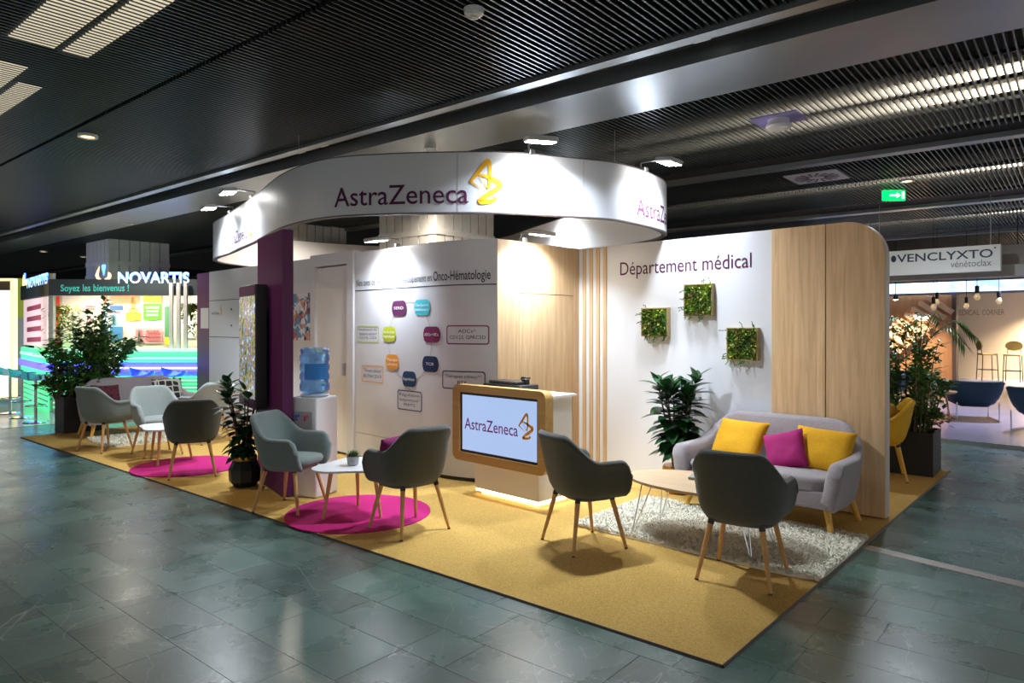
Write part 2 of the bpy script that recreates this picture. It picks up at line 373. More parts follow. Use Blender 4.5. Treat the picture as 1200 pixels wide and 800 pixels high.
trough(-7.5, 2.5, 6.6, 'long warm light trough above the slats over the medical wall, inner row', .13)
trough(-7.5, 2.5, 7.1, 'long warm light trough above the slats over the medical wall, outer row', .13)
trough(-8, 2.5, 10.5, 'long warm light trough above the slats behind the medical wall', .16)
trough(-8, 1, 14.7, 'long warm light trough above the slats by the white drug-name sign', .16)
BANDW = mat('band_glow', (.6, .55, .45), .5, emit=.5, ecol=(1, .86, .62))
trough(-14, 0.5, 1.44, 'broad warm light band in the slats over the open aisle, aisle side', .25, BANDW, -.165, (1.7, .5))
trough(-14, 0.5, 1.69, 'broad warm light band in the slats over the open aisle, booth side', .15, BANDW, -.165, (1.3, .9))
# ---- far walls of the hall
DARKW = mat('dark_wall', (.03, .034, .038), .6)
struct(MB(UXF).box(-31.2, 27.6, -.004, 6, 27.8, 4.0).build('wall_back', DARKW))
struct(MB(UXF).box(-31.4, -7, -.004, -31.2, 27.8, 4.0).build('wall_left', DARKW))

# ---- round downlights, detector, vent, exit sign, grille lamp
def downlight(u, v, label, power, col=(1, .8, .55), e=3.5, z=ZC - .02):
    t = thing('downlight', label, 'downlight', UV(u, v, z), 0, 'ceiling downlights')
    MB().lathe([(.06, -.004), (.085, -.008), (.085, .02), (.06, .02)], 20, cap=False).build('ring', WHITEP, t, True)
    MB().lathe([(.058, .004), (.058, .012)], 20).build('bulb', mat('warm_bulb', (1, 1, 1), .5, emit=e, ecol=(1, .6, .28)), t)
    if power:
        d = bpy.data.lights.new('downlight_beam', 'SPOT'); d.energy = power; d.color = col; d.spot_size = R(165); d.spot_blend = .8; d.shadow_soft_size = .06
        o = bpy.data.objects.new('downlight_beam', d); C.objects.link(o); o.parent = t; o.location = (0, 0, -.02)
downlight(-7.27, 2.47, 'round warm downlight glowing in the slats over the open aisle', 60)
downlight(-19.3, 5.6, 'round warm downlight in the soffit near the blue lit signs', 30)
downlight(-20, 6.7, 'round warm downlight in the slats left of the ribbed pillar', 0)
downlight(-16.5, 9.5, 'round warm downlight beyond the ribbed pillar', 0)
for px_, Z_, lb_, pw in ((150, 12.1, 'added round downlight brightening posts and ribbed pillar by the blue signs', 170), (352, 11.2, 'added round downlight brightening the door-side ribbed pillar', 170), (500, 9.2, 'added round downlight brightening the pillar behind the research panel', 110)):  # downlights added to brighten the pillars and the posts
    q_ = P(px_, Z_); downlight(q_.dot(E1), q_.dot(E2), lb_, pw, (1, .88, .72))
downlight(-1.7, 9.7, 'added cool downlight brightening the hanging sign, between exit sign and swirl vent', 150, (.8, .88, 1))  # added to brighten the hanging sign and the floor below it
t = thing('smoke_detector', 'small white round smoke detector under the black slats', 'detector', UV(-2.69, 2.9, ZC))
MB().lathe([(.035, -.045), (.055, -.03), (.06, 0)], 20).build('body', WHITEP, t, True); MB().lathe([(.02, -.055), (.03, -.045)], 16).build('sensor', WHITEP, t, True)
t = thing('ceiling_projector', 'white round speaker lamp dropping from a square hole in the slats', 'ceiling lamp', UV(-2.06, 6.12, ZC), ANG)
MB().box(-.2, -.16, -.012, .2, .16, .0).build('plate', mat('violet_plate', (.3, .26, .6), .4), t)
MB().lathe([(.1, -.09), (.11, -.07), (.09, -.03), (.09, -.012)], 24).build('drum', WHITEP, t, True)
MB().lathe([(.085, -.095), (.085, -.09)], 24).build('lens', mat('pale_lens', (.9, .9, .92), .3), t)
t = thing('air_vent', 'square swirl-pattern air vent in the slatted ceiling', 'vent', UV(-2.51, 8.8, ZC), ANG)
MB().box(-.3, -.3, -.012, .3, .3, 0).build('plate', mat('vent_white', (.62, .6, .75), .4), t)
for k in range(16):
    a0 = 2 * PI * k / 16
    MB().prism([(.09 * math.cos(a0), .09 * math.sin(a0)), (.25 * math.cos(a0 + .25), .25 * math.sin(a0 + .25)), (.25 * math.cos(a0 + .38), .25 * math.sin(a0 + .38)), (.09 * math.cos(a0 + .2), .09 * math.sin(a0 + .2))],
               lambda a, b: Vector((a, b, -.016)), lambda a, b: Vector((a, b, -.012))).build('vent_slot', mat('vent_dark', (.1, .08, .2), .5), t)
t = thing('exit_sign', 'small green lit emergency exit sign hanging under the slats', 'exit sign', UV(-1.96, 10.28, ZC - .08), YAW + R(90))
MB().rbox(-.15, -.02, -.07, .15, .02, .07, .008).build('case', mat('exit_green', (.0, .45, .08), .4, emit=1.3, ecol=(0, .8, .15)), t)
for x in (-.1, .1): MB().tube([(x, 0, .07), (x, 0, .14)], .004).build('hanger', STEEL, t)
WS = mat('sign_white', (1, 1, 1), .5, emit=2)
MB().add([(-.03, .022, -.012), (.06, .022, -.012), (.06, .022, .012), (-.03, .022, .012), (-.03, .022, -.035), (-.08, .022, 0), (-.03, .022, .035)], [(0, 1, 2, 3), (4, 6, 5)]).build('arrow', WS, t)
MB().box(-.13, .02, -.045, -.1, .022, .045).build('door_symbol', WS, t)

# ================================================================== OUR STAND
carpet = tag(MB().prism([corner[:], right_c[:], back_c[:], far_c[:]], lambda a, b: Vector((a, b, 0)), lambda a, b: Vector((a, b, .012))).build('carpet', MUSTARD), 'large mustard yellow exhibition carpet under the whole stand', 'carpet')
mb = MB()
for p, q in ((far_c, corner), (corner, right_c), (far_c, back_c)):
    d_ = (q - p).normalized(); n_ = Vector((d_.y, -d_.x)); n_ = n_ if n_.dot(Vector((0, -1))) > 0 or abs(n_.y) < .5 else -n_
    mb.add([(*(p), 0), (*(q), 0), (*(q), .0118), (*(p), .0118), (*(p + n_ * .012), 0), (*(q + n_ * .012), 0), (*(q + n_ * .004), .0118), (*(p + n_ * .004), .0118)], [(0, 1, 2, 3), (4, 5, 6, 7), (3, 2, 6, 7)])
mb.build('edge_trim', mat('edge_dark', (.06, .05, .04), .5), carpet)
Z0 = .012
WH = 2.5
# ---- medical wall (long, y = 6.25)
wt = thing('partition_wall', 'long white partition wall with mounted wood panels and purple Département médical lettering', 'wall', (-3.4, 6.3, Z0))
MX = lambda p: Vector((p.x + 3.4, p.y - 6.3, p.z - Z0))
MB(MX).box(-5.03, 6.25, Z0 + .03, -2.726, 6.35, WH).build('white_panel', WHITE, wt)
MB(MX).box(-5.03, 6.27, Z0, -1.8, 6.34, Z0 + .03).build('recessed_plinth', BLACK, wt)
for i in range(4): x = -4.943 + .0965 * i; MB(MX).box(x, 6.24, Z0 + .03, x + .049, 6.25, WH - .01).build('wood_strip', OAKPALE if 0 else OAK, wt)
MB(MX).box(-2.724, 6.235, Z0 + .01, -2.25, 6.36, WH).build('wood_panel', OAKPALE, wt)
rr = .31; x0, x1 = -2.24, -1.77
arc = [(x1 - rr + rr * math.sin(R(9 * k)), WH - rr + rr * math.cos(R(9 * k))) for k in range(11)]
poly = [(x0, Z0 + .01), (x0, WH)] + arc + [(x1, Z0 + .01)]
MB(MX).prism(poly, lambda a, b: Vector((a, 6.235, b)), lambda a, b: Vector((a, 6.255, b))).build('wood_panel', OAKPALE, wt)
sc = lambda o: [(x0, Z0 + .01), (x0, WH - .004 + o)] + [(p[0] - .006 + o, p[1] - .004 + o) for p in arc] + [(x1 - .006 + o, Z0 + .01)]
MB(MX).prism(sc(0), lambda a, b: Vector((a, 6.255, b)), lambda a, b: Vector((a, 6.262, b))).build('shadow_gap', BLACK, wt)
MB(MX).prism(sc(.006), lambda a, b: Vector((a, 6.262, b)), lambda a, b: Vector((a, 6.36, b))).build('end_panel', mat('end_white', (.72, .62, .57), .4), wt, 30)
mpl = lambda x0, x1, z0, z1, y=6.247: (lambda u, v: MX(Vector((x0 + (x1 - x0) * u, y, z0 + (z1 - z0) * v))))
lettering('lettering', 'Département médical', mpl(-4.423, -2.925, 2.165, 2.305), PURPLETXT, wt)

# ---- wood wall with flush door (x = -5.0)
wd_ = thing('partition_wall', 'oak veneer partition wall with a flush door beside the printed research panel', 'wall', (-5.05, 5.6, Z0))
WX = lambda p: Vector((p.x + 5.05, p.y - 5.6, p.z - Z0))
MB(WX).box(-5.1, 4.93, Z0, -5.0, 5.245, WH).build('wood_panel', OAK, wd_)
MB(WX).box(-5.1, 6.15, Z0, -5.0, 6.25, WH).build('wood_panel', OAK, wd_)
MB(WX).box(-5.1, 5.245, 1.96, -5.0, 6.15, WH).build('wood_panel', OAK, wd_)
dr = MB(WX).box(-5.08, 5.252, Z0 + .01, -5.003, 6.143, 1.953).build('door', OAK, wd_)
MB(WX).box(-5.09, 5.245, Z0, -5.08, 6.15, 1.96).build('door_seal', mat('seal_grey', (.5, .48, .45), .5), wd_)
MB(WX).tube([(-5.0, 5.29, 1.06), (-4.96, 5.29, 1.06)], .018, 10).tube([(-4.965, 5.29, 1.06), (-4.965, 5.38, 1.06)], .009, 8).build('handle', BLACK, dr)

# ---- research panel (y = 4.68, right end curved back)
ONCO = [(-7.2, 4.68), (-5.78, 4.68)] + [(-5.78 + 1.34 * math.sin(R(35.5 * k / 10)), 4.68 + 1.34 * (1 - math.cos(R(35.5 * k / 10)))) for k in range(1, 11)]
ot = thing('printed_wall_panel', 'white curved wall panel printed with a ring of coloured research topics', 'wall', (-6.1, 4.75, Z0))
OX = lambda p: Vector((p.x + 6.1, p.y - 4.75, p.z - Z0))
def sweep(poly, z0, z1, th, name, m, parent, xf, off=0.0):
    mb = MB(xf); n = len(poly)
    pts = []
    for i in range(n):
        t = Vector(poly[min(i + 1, n - 1)]) - Vector(poly[max(i - 1, 0)]); t.normalize(); nr = Vector((t.y, -t.x))
        o = Vector(poly[i]) + nr * off; inn = Vector(poly[i]) - nr * th
        pts += [(*o, z0), (*o, z1), (*inn, z1), (*inn, z0)]
    mb.add(pts, [(i * 4 + k, i * 4 + (k + 1) % 4, i * 4 + 4 + (k + 1) % 4, i * 4 + 4 + k) for i in range(n - 1) for k in range(4)] + [(3, 2, 1, 0), tuple(4 * (n - 1) + k for k in range(4))])
    return mb.build(name, m, parent, 30)
sweep(ONCO, .33, WH, .08, 'panel', WHITE, ot, OX)
sweep(ONCO, Z0 + .04, .325, .08, 'base_panel', WHITE, ot, OX)
sweep(ONCO, Z0, Z0 + .04, .08, 'plinth', BLACK, ot, OX, -.015)
OLEN = sum((Vector(ONCO[i + 1]) - Vector(ONCO[i])).length for i in range(len(ONCO) - 1))
def omap(px0, px1, z0, z1, off=.003):
    s0, s1 = hit(ONCO, px0)[0], hit(ONCO, px1)[0]
    def f(u, v):
        q, _ = along(ONCO, s0 + (s1 - s0) * u, off=off); return OX(Vector((q.x, q.y, z0 + (z1 - z0) * v)))
    return f
def oz(px, py): return HC - (py - YH) / F * hit(ONCO, px)[1]
DGREY = mat('print_grey', (.06, .06, .075), .9)
lettering('lettering', 'Nos axes de recherche et développement en ', omap(418, 506, 2.09, 2.17), DGREY, ot)
lettering('lettering', 'Onco-Hématologie', omap(508, 575, 2.09, 2.19), DGREY, ot, .01)
mb = MB(); f = omap(416, 582, 2.03, 2.042, .002)
for k in range(24): mb.add([f(k / 24, 0), f((k + 1) / 24, 0), f((k + 1) / 24, 1), f(k / 24, 1)], [(0, 1, 2, 3)])
mb.build('rule_line', DGREY, ot, fix=False)
# circle of topics
sC = (hit(ONCO, 455.5)[0] + hit(ONCO, 506)[0]) / 2; rC = .43; zC = 1.44
def opt(s, z, off=.003): q, _ = along(ONCO, s, off=off); return OX(Vector((q.x, q.y, z)))
mb = MB()
for k in range(64):
    a0, a1 = 2 * PI * k / 64, 2 * PI * (k + 1) / 64
    mb.add([opt(sC + (rC + e) * math.cos(a) * .88, zC + (rC + e) * math.sin(a), .002) for a, e in ((a0, 0), (a1, 0), (a1, .012), (a0, .012))], [(0, 1, 2, 3)])
mb.build('topic_circle', mat('print_lightgrey', (.5, .5, .52), .5), ot, fix=False)
def opill(px, py, hw, hh, col, name, words, m=None):
    s, Z = hit(ONCO, px); z = HC - (py - YH) / F * Z
    poly = rrect(-hw, -hh, hw, hh, min(hw, hh) * .75, 5)
    r_ = min(hw, hh) * .75; cols = [-hw + 2 * hw * k / 16 for k in range(17)]
    hgt_ = lambda a: hh - (0 if abs(a) < hw - r_ else r_ - math.sqrt(max(0, r_ * r_ - (abs(a) - hw + r_) ** 2)))
    pl = MB().add([opt(s + a, z + g * hgt_(a), .006) for a in cols for g in (-1, 1)], [(2 * k, 2 * k + 2, 2 * k + 3, 2 * k + 1) for k in range(16)]).build('topic_pill', m or mat(name, col, .85), ot, fix=False)
    n = len(words)
    for i, wtx in enumerate(words):
        zz = z + (n / 2 - i - 1) * .05 + .012; hw2 = min(hw * .82, .022 * len(wtx))
        lettering('lettering', wtx, lambda u, v, zz=zz, hw2=hw2: opt(s - hw2 + 2 * hw2 * u, zz + .03 * v, .012), mat('print_white', (.85, .85, .85), .5), ot)
    return pl
opill(468, 361, .135, .085, (.1, .006, .075), 'pill_purple', ['SERD'])
opill(495, 360, .135, .085, (.05, .5, .62), 'pill_cyan', ['Checkpoints', 'Inhibiteurs'])
opill(456.5, 391.5, .125, .085, (.52, .6, .02), 'pill_lime', ['Anticorps', 'bispécifiques'])
opill(506, 392, .135, .085, (.17, .004, .07), 'pill_berry', ['ADCs + RCs'])
opill(460, 424, .125, .085, (.8, .32, .03), 'pill_orange', ['Thérapie', 'Cellulaire'])
opill(504.5, 426.5, .13, .085, (.012, .02, .09), 'pill_navy', ['TCR'])
opill(480, 444, .125, .085, (.01, .05, .12), 'pill_petrol', ['Epigénétique'])
def dense(poly):
    out = []
    for i, p in enumerate(poly):
        q = poly[(i + 1) % len(poly)]; k = 9 if i % 5 == 4 else 1
        out += [(p[0] + (q[0] - p[0]) * j / k, p[1] + (q[1] - p[1]) * j / k) for j in range(k)]
    return out
def obox(px0, px1, py0, py1, col, name, words):
    s0, Za = hit(ONCO, px0); s1, Zb = hit(ONCO, px1); zt = HC - ((py0) - YH) / F * (Za + Zb) / 2; zb = HC - (py1 - YH) / F * (Za + Zb) / 2
    outer = dense(rrect(s0, zb, s1, zt, .03, 4)); inner = dense(rrect(s0 + .012, zb + .012, s1 - .012, zt - .012, .022, 4)); n = len(outer)
    MB().add([opt(*p) for p in outer] + [opt(*p) for p in inner], [(i, (i + 1) % n, n + (i + 1) % n, n + i) for i in range(n)]).build('label_frame', mat(name, col, .5), ot, fix=False)
    for i, wtx in enumerate(words):
        hgt = (zt - zb) / (len(words) + 1.0); zz = zt - hgt * (i + 1.15); hw2 = min((s1 - s0) * .42, .02 * len(wtx)); sm = (s0 + s1) / 2
        lettering('lettering', wtx, lambda u, v, zz=zz, hw2=hw2: opt(sm - hw2 + 2 * hw2 * u, zz + hgt * .55 * v), DGREY, ot)
obox(418.5, 444, 381.5, 401, (.5, .6, .2), 'frame_lime', ['Inhibiteurs du', '"checkpoint cellulaire"', 'CD19, CD3'])
obox(424, 449.5, 428, 448, (.8, .4, .1), 'frame_orange', ['"Thérapie cellulaire"', 'BCMA/CD19'])
obox(466, 494.5, 457.5, 481, (.02, .06, .12), 'frame_petrol', ['Régulation', 'épigénétique*', 'PRMT5'])
obox(523.5, 573.5, 381, 403.5, (.25, .01, .1), 'frame_berry', ['ADCs*', 'CD123, GPRC5D'])
obox(518.5, 569, 434.5, 456, (.02, .03, .09), 'frame_navy', ['Thérapies ciblées**', 'BTK'])

# ---- white rear wall with door, photo print, left text wall (y = 4.68)
rw = thing('partition_wall', 'white rear partition wall with a tall white door and a printed photo', 'wall', (-9.6, 4.75, Z0))
RX = lambda p: Vector((p.x + 9.6, p.y - 4.75, p.z - Z0))
MB(RX).box(-8.23, 4.66, 2.38, -7.22, 4.78, WH + .03).build('door_header', WHITE, rw)
MB(RX).box(-8.23, 4.66, Z0, -8.12, 4.78, 2.38).build('door_jamb', WHITE, rw)
MB(RX).box(-7.36, 4.66, Z0, -7.22, 4.78, 2.38).build('door_jamb', WHITE, rw)
dr = MB(RX).box(-8.12, 4.7, Z0 + .03, -7.36, 4.74, 2.36).build('door', WHITEP, rw)
MB(RX).rbox(-7.47, 4.66, 1.0, -7.44, 4.7, 1.15, .006).build('handle', STEEL, dr)
MB(RX).box(-8.12, 4.745, Z0, -7.36, 4.75, 2.38).build('door_gap', mat('gap_grey', (.2, .2, .22), .6), rw)
MB(RX).box(-11.5, 4.68, Z0 + .03, -8.23, 4.78, 1.43).build('lower_panel', WHITE, rw)
MB(RX).box(-11.5, 4.68, 1.44, -8.23, 4.78, 2.02).build('middle_panel', WHITE, rw)
MB(RX).box(-11.5, 4.68, 2.03, -8.23, 4.78, WH).build('upper_panel', WHITE, rw)
MB(RX).box(-11.5, 4.7, Z0, -8.23, 4.78, WH - .02).build('joint_backing', DGREY, rw)
rpl = lambda x0, x1, z0, z1, y=4.676: (lambda u, v: RX(Vector((x0 + (x1 - x0) * u, y, z0 + (z1 - z0) * v))))
lettering('lettering', 'AstraZeneca', rpl(-11.4, -11.1, 1.80, 1.84), PURPLETXT, rw)
emblem('emblem', rpl(-11.09, -11.0, 1.79, 1.95), GOLD, rw)
NAVYP = mat('print_navy', (.02, .02, .08), .5)
for z in (1.905, 1.575): MB(RX).add([(-10.3, 4.676, z), (-9.4, 4.676, z), (-9.4, 4.676, z + .03), (-10.3, 4.676, z + .03)], [(0, 1, 2, 3)]).build('rule_line', NAVYP, rw, fix=False)
for z, s_ in ((1.83, 'Repousser les limites'), (1.74, 'de la science pour'), (1.65, 'la vie des patients')): lettering('lettering', s_, rpl(-10.3, -9.5, z, z + .045), DGREY, rw)
for z in (1.875, 1.62):
    MB(RX).prism([(.018 * math.cos(a), .018 * math.sin(a)) for a in [2 * PI * k / 10 for k in range(10)]], lambda a, b: Vector((-10.66 + a, 4.68, z + b)), lambda a, b: Vector((-10.66 + a, 4.674, z + b))).build('screw_cap', BLACK, rw)
# photo print (blurred crowd colours)
m, N, L, b_ = nt('photo_print'); tc = N.new('ShaderNodeTexCoord'); vo = N.new('ShaderNodeTexVoronoi'); vo.inputs['Scale'].default_value = 13
nz = N.new('ShaderNodeTexNoise'); nz.inputs['Scale'].default_value = 7; nz.inputs['Detail'].default_value = 4; L.new(tc.outputs['Object'], nz.inputs[0]); vm = N.new('ShaderNodeVectorMath'); vm.operation = 'MULTIPLY_ADD'; L.new(nz.outputs['Color'], vm.inputs[0]); vm.inputs[1].default_value = (.3, .3, .3); L.new(tc.outputs['Object'], vm.inputs[2]); L.new(vm.outputs[0], vo.inputs[0])
cr = N.new('ShaderNodeValToRGB'); cr.color_ramp.interpolation = 'CONSTANT'; L.new(vo.outputs['Color'], cr.inputs[0]); es = cr.color_ramp.elements
for pos, c in ((0, (.7, .72, .76)), (.22, (.1, .25, .5)), (.36, (.75, .75, .78)), (.5, (.4, .06, .08)), (.62, (.55, .3, .22)), (.74, (.04, .03, .04)), (.84, (.2, .4, .6))):
    e = es[0] if pos == 0 else es.new(pos); e.position = pos; e.color = (*c, 1)
L.new(cr.outputs[0], b_.inputs['Base Color']); b_.inputs['Roughness'].default_value = .4; PHOTO = m
pp = tag(MB().box(-.34, -.006, -.315, .34, 0, .315).build('photo_print', PHOTO), 'colourful photo print of a crowd on white wall by the water bottle', 'picture'); pp.location = (-8.59, 4.679, 1.735)
# purple end panel
qp = thing('partition_wall', 'dark aubergine end panel with a white square card', 'wall', (-11.75, 4.7, Z0))
MB().box(-.3, 0, 0, .245, .08, WH - Z0).build('panel', PURPLE, qp)
MB().box(-.14, -.004, 1.56, .18, 0, 1.9).build('white_card', WHITEP, qp)

# ---- aubergine column panel under the canopy with its screen
pd = Vector((-.98, .2, 0)).normalized(); prz = math.atan2(-pd.y, -pd.x)
pc = Vector((-6.01, 3.12, Z0))
pt = thing('column_panel', 'tall aubergine support panel holding up the curved canopy', 'column', pc, prz)
MB().box(-.9, 0, .01, 0, .1, WH).build('panel', PURPLE, pt)
MB().box(-.9, .02, -.0, 0, .08, .01).build('foot_plate', BLACK, pt)
st = thing('wall_screen', 'tall narrow black display screen showing a colourful forest picture', 'screen', pc + pd * .45 + Vector((0, 0, .78)), prz)
MB().rbox(-.68, -.13, 0, 0, -.02, 1.23, .008).build('case', BLACK, st)
MB().box(-.6, -.02, .2, -.1, .0, 1.0).build('wall_bracket', BLACK, st)
m, N, L, b_ = nt('forest_screen'); tc = N.new('ShaderNodeTexCoord'); mp = N.new('ShaderNodeMapping'); mp.inputs['Scale'].default_value = (6, 1, 7); L.new(tc.outputs['Object'], mp.inputs[0])
n1 = N.new('ShaderNodeTexNoise'); n1.inputs['Scale'].default_value = 2.2; n1.inputs['Detail'].default_value = 8; L.new(mp.outputs[0], n1.inputs[0])
cr = N.new('ShaderNodeValToRGB'); L.new(n1.outputs[0], cr.inputs[0]); es = cr.color_ramp.elements
for pos, c in ((.3, (.02, .05, .03)), (.42, (.1, .15, .03)), (.48, (.4, .34, .08)), (.53, (.2, .05, .25)), (.58, (.08, .25, .3)), (.68, (.6, .55, .5))):
    e = es[0] if pos == .3 else (es[1] if pos == .72 else es.new(pos)); e.position = pos; e.color = (*c, 1)
L.new(cr.outputs[0], b_.inputs['Base Color']); L.new(cr.outputs[0], b_.inputs['Emission Color']); b_.inputs['Emission Strength'].default_value = .7; b_.inputs['Roughness'].default_value = .15
MB().box(-.655, -.134, .1, -.025, -.13, 1.12).build('display', m, st)
MB().box(-.66, -.1345, .015, -.02, -.13, .09).build('lower_bezel', PURPLE, st); MB().box(-.66, -.1345, 1.13, -.02, -.13, 1.215).build('upper_bezel', PURPLE, st)

# ---- canopy ring
cc = [(-4.45, 10.3), (-3.7, 9.1), (-2.9, 7.85), (-2.25, 6.8), (-1.69, 6.22), (-1.11, 6.02), (-.47, 5.95), (0, 5.97), (.64, 6.2), (.98, 6.37), (1.36, 6.78), (1.6, 7.2), (1.66, 7.62), (1.5, 8.15), (.85, 9.4), (.4, 10.45), (-.15, 11.8), (-.9, 12.8), (-2.2, 13.1), (-3.6, 12.3), (-4.35, 11.3)]
RING = [tuple(v[:2]) for v in catmull([(*(DV * z + RV * x), 0) for x, z in cc], 6, True)]
# orientation: outward normal must be (t.y,-t.x)
area = sum(RING[i][0] * RING[(i + 1) % len(RING)][1] - RING[(i + 1) % len(RING)][0] * RING[i][1] for i in range(len(RING)))
if area < 0: RING.reverse()
RB, RT = 2.58, 3.11
rt_ = thing('canopy_ring', 'large white curved canopy ring with purple lettering and gold emblem', 'canopy', (-5.5, 5.2, RB))
KX = lambda p: Vector((p[0] + 5.5, p[1] - 5.2, p[2] - RB))
def ringband(z0, z1, o0, o1, name, m):
    mb = MB(KX); n = len(RING); pts = []
    for i in range(n):
        t = (Vector(RING[(i + 1) % n]) - Vector(RING[i - 1])).normalized(); nr = Vector((t.y, -t.x)); a, b = Vector(RING[i]) + nr * o0, Vector(RING[i]) + nr * o1
        pts += [(*b, z0), (*b, z1), (*a, z1), (*a, z0)]
    mb.add(pts, [(i * 4 + k, i * 4 + (k + 1) % 4, ((i + 1) % n) * 4 + (k + 1) % 4, ((i + 1) % n) * 4 + k) for i in range(n) for k in range(4)])
    return mb.build(name, m, rt_, 30)
ringband(RB + .004, RT, -.05, 0, 'fascia', WHITE)
ringband(RB, RB + .012, -.054, .004, 'bottom_trim', mat('trim_dark', (.12, .1, .11), .5))
ringband(RT - .006, RT + .004, -.054, .003, 'top_trim', mat('trim_dark', (.12, .1, .11), .5))
RLEN = sum((Vector(RING[(i + 1) % len(RING)]) - Vector(RING[i])).length for i in range(len(RING)))
def rmap(px0, width, z0, z1, off=.004, px1=None):
    s0 = hit(RING, px0, True)[0]; s1 = s0 + width if px1 is None else hit(RING, px1, True)[0]
    def f(u, v):
        q, _ = along(RING, (s0 + (s1 - s0) * u) % RLEN, True, off); return KX((q.x, q.y, z0 + (z1 - z0) * v))
    return f
lettering('lettering', 'AstraZeneca', rmap(392, 0, 2.668, 2.835, px1=549), PURPLETXT, rt_, .004)
emblem('emblem', rmap(551, 0, 2.665, 3.03, px1=588), GOLD, rt_)
lettering('lettering', 'AstraZeneca', rmap(746, 1.19, 2.668, 2.835), PURPLETXT, rt_, .004)
emblem('emblem', (lambda g: g)(rmap(746, 1.0, 2.665, 3.03)) if 0 else (lambda s0: (lambda u, v: KX((*along(RING, (s0 + 1.22 + .29 * u) % RLEN, True, .004)[0], 2.665 + .365 * v))))(hit(RING, 746, True)[0]), GOLD, rt_)
lettering('lettering', 'AstraZeneca', rmap(267, 0, 2.668, 2.82, px1=290), PURPLETXT, rt_, .004)
emblem('emblem', rmap(291, 0, 2.665, 2.98, px1=297), GOLD, rt_)
for f_ in (.06, .22, .38, .55, .72, .88):
    q, _ = along(RING, RLEN * f_, True, -.025); MB(KX).tube([(q.x, q.y, RT), (q.x, q.y, ZC + .02)], .0025, 5).build('suspension_wire', STEEL, rt_)
for px in (536, 684, 326):
    q, nr = along(RING, hit(RING, px, True)[0], True, .001); tv = Vector((-nr.y, nr.x))
    MB(KX).add([(*(q + tv * e), z) for e, z in ((-.003, RB + .01), (.003, RB + .01), (.003, RT - .01), (-.003, RT - .01))], [(0, 1, 2, 3)]).build('panel_seam', mat('seam_grey', (.45, .45, .47), .5), rt_, fix=False)

# ---- LED flood lamps on arms
def flood(base, out, label, reach=.42, drop=-.02, power=1.0, tilt=.12):
    """base on the rim; out = unit vector away from the lit face; lamp looks down and back at it"""
    o = Vector((out[0], out[1], 0)).normalized(); sd = Vector((-o.y, o.x, 0))
    t = thing('led_floodlight', label, 'floodlight', base, 0, 'LED floodlights on arms')
    MB().tube([Vector((0, 0, -.03)) - o * .03, Vector((0, 0, .05)) - o * .03, o * reach * .5 + Vector((0, 0, .05)), o * (reach - .04) + Vector((0, 0, .04))], .009, 8).build('arm', STEEL, t, True)
    MB().rbox(-.035, -.035, -.05, .035, .035, .0, .006).build('clamp', STEEL, t)
    look = (-o * tilt + Vector((0, 0, -1))).normalized(); ax = look.cross(sd).normalized()
    cpos = o * reach + Vector((0, 0, .02 + drop))
    fr = lambda p: cpos + sd * p.x + ax * p.y - look * p.z
    MB(fr).rbox(-.13, -.085, 0, .13, .085, .045, .012).build('housing', mat('lamp_grey', (.5, .5, .5), .4), t)
    MB(fr).box(-.115, -.07, -.004, .115, .07, .0).build('lens', LAMP, t)
    lamp(cpos + look * .02, look, FLOOD * power, (.22, .13), parent=t)
def ringlamp(px, label, power=1.0, inner=False, reach=.27, far=False):
    if far:  # crossing further back
        k = (px - 600) / F; best = None; s = 0
        for i in range(len(RING)):
            a, b = Vector(RING[i]), Vector(RING[(i + 1) % len(RING)]); g = lambda p: p.dot(RV) - k * p.dot(DV)
            if g(a) * g(b) <= 0:
                q = a.lerp(b, g(a) / (g(a) - g(b)))
                if best is None or q.dot(DV) > best[1]: best = (s + (q - a).length, q.dot(DV))
            s += (b - a).length
        s0 = best[0]
    else: s0 = hit(RING, px, True)[0]
    q, nr = along(RING, s0, True, -.025); o = -nr if inner else nr
    flood(Vector((q.x, q.y, RT + .04)), o, label, reach, power=power)
ringlamp(622, 'LED floodlight on the canopy rim right above the gold emblem', 1.5)
ringlamp(757, 'LED floodlight on the canopy rim above the lettering that wraps out of sight', .75)
ringlamp(268, 'glaring LED floodlight at the rounded far tip of the canopy rim', 1.0)
ringlamp(293, 'LED floodlight on the canopy rim above the aubergine support panel', .9)
ringlamp(668, 'LED floodlight inside the canopy lighting its inner face above the wood strips', .8, inner=True, far=True)
q, nr = along(ONCO, hit(ONCO, 461)[0]); flood(Vector((q.x, q.y + .04, WH + .05)), nr, 'LED floodlight on top of the printed research panel', .27, power=.55)
flood(Vector((-5.04, 5.35, WH + .05)), (1, 0), 'LED floodlight on top of the oak veneer wall', .27, power=.95)

# ---- screen kiosk counter
kt = thing('screen_kiosk', 'white reception counter with oak framed display screen and glowing base', 'kiosk', (-4.43, 4.72, Z0))
KK = lambda p: Vector((p.x + 4.43, p.y - 4.72, p.z - Z0))
MB(KK).box(-4.85, 4.48, .075, -4.03, 4.93, .97).build('body', mat('counter_white', (.72, .71, .7), .4), kt)
MB(KK).box(-4.86, 4.5, .97, -4.0, 4.97, .99).build('counter_top', WHITEP, kt)
MB(KK).box(-4.8, 4.52, Z0, -4.06, 4.9, .045).build('plinth', WHITEP, kt)
LEDW = mat('led_warm', (1, 1, 1), .5, emit=6, ecol=(1, .78, .48))
MB(KK).box(-4.84, 4.487, .05, -4.036, 4.5, .074).build('led_strip', LEDW, kt)
MB(KK).box(-4.052, 4.5, .05, -4.038, 4.92, .074).build('led_strip', LEDW, kt)
fo = rrect(-5.06, .335, -3.865, 1.055, .07, 6); fi = rrect(-4.965, .415, -3.955, .985, .012, 6); n = len(fo); mb = MB(KK)
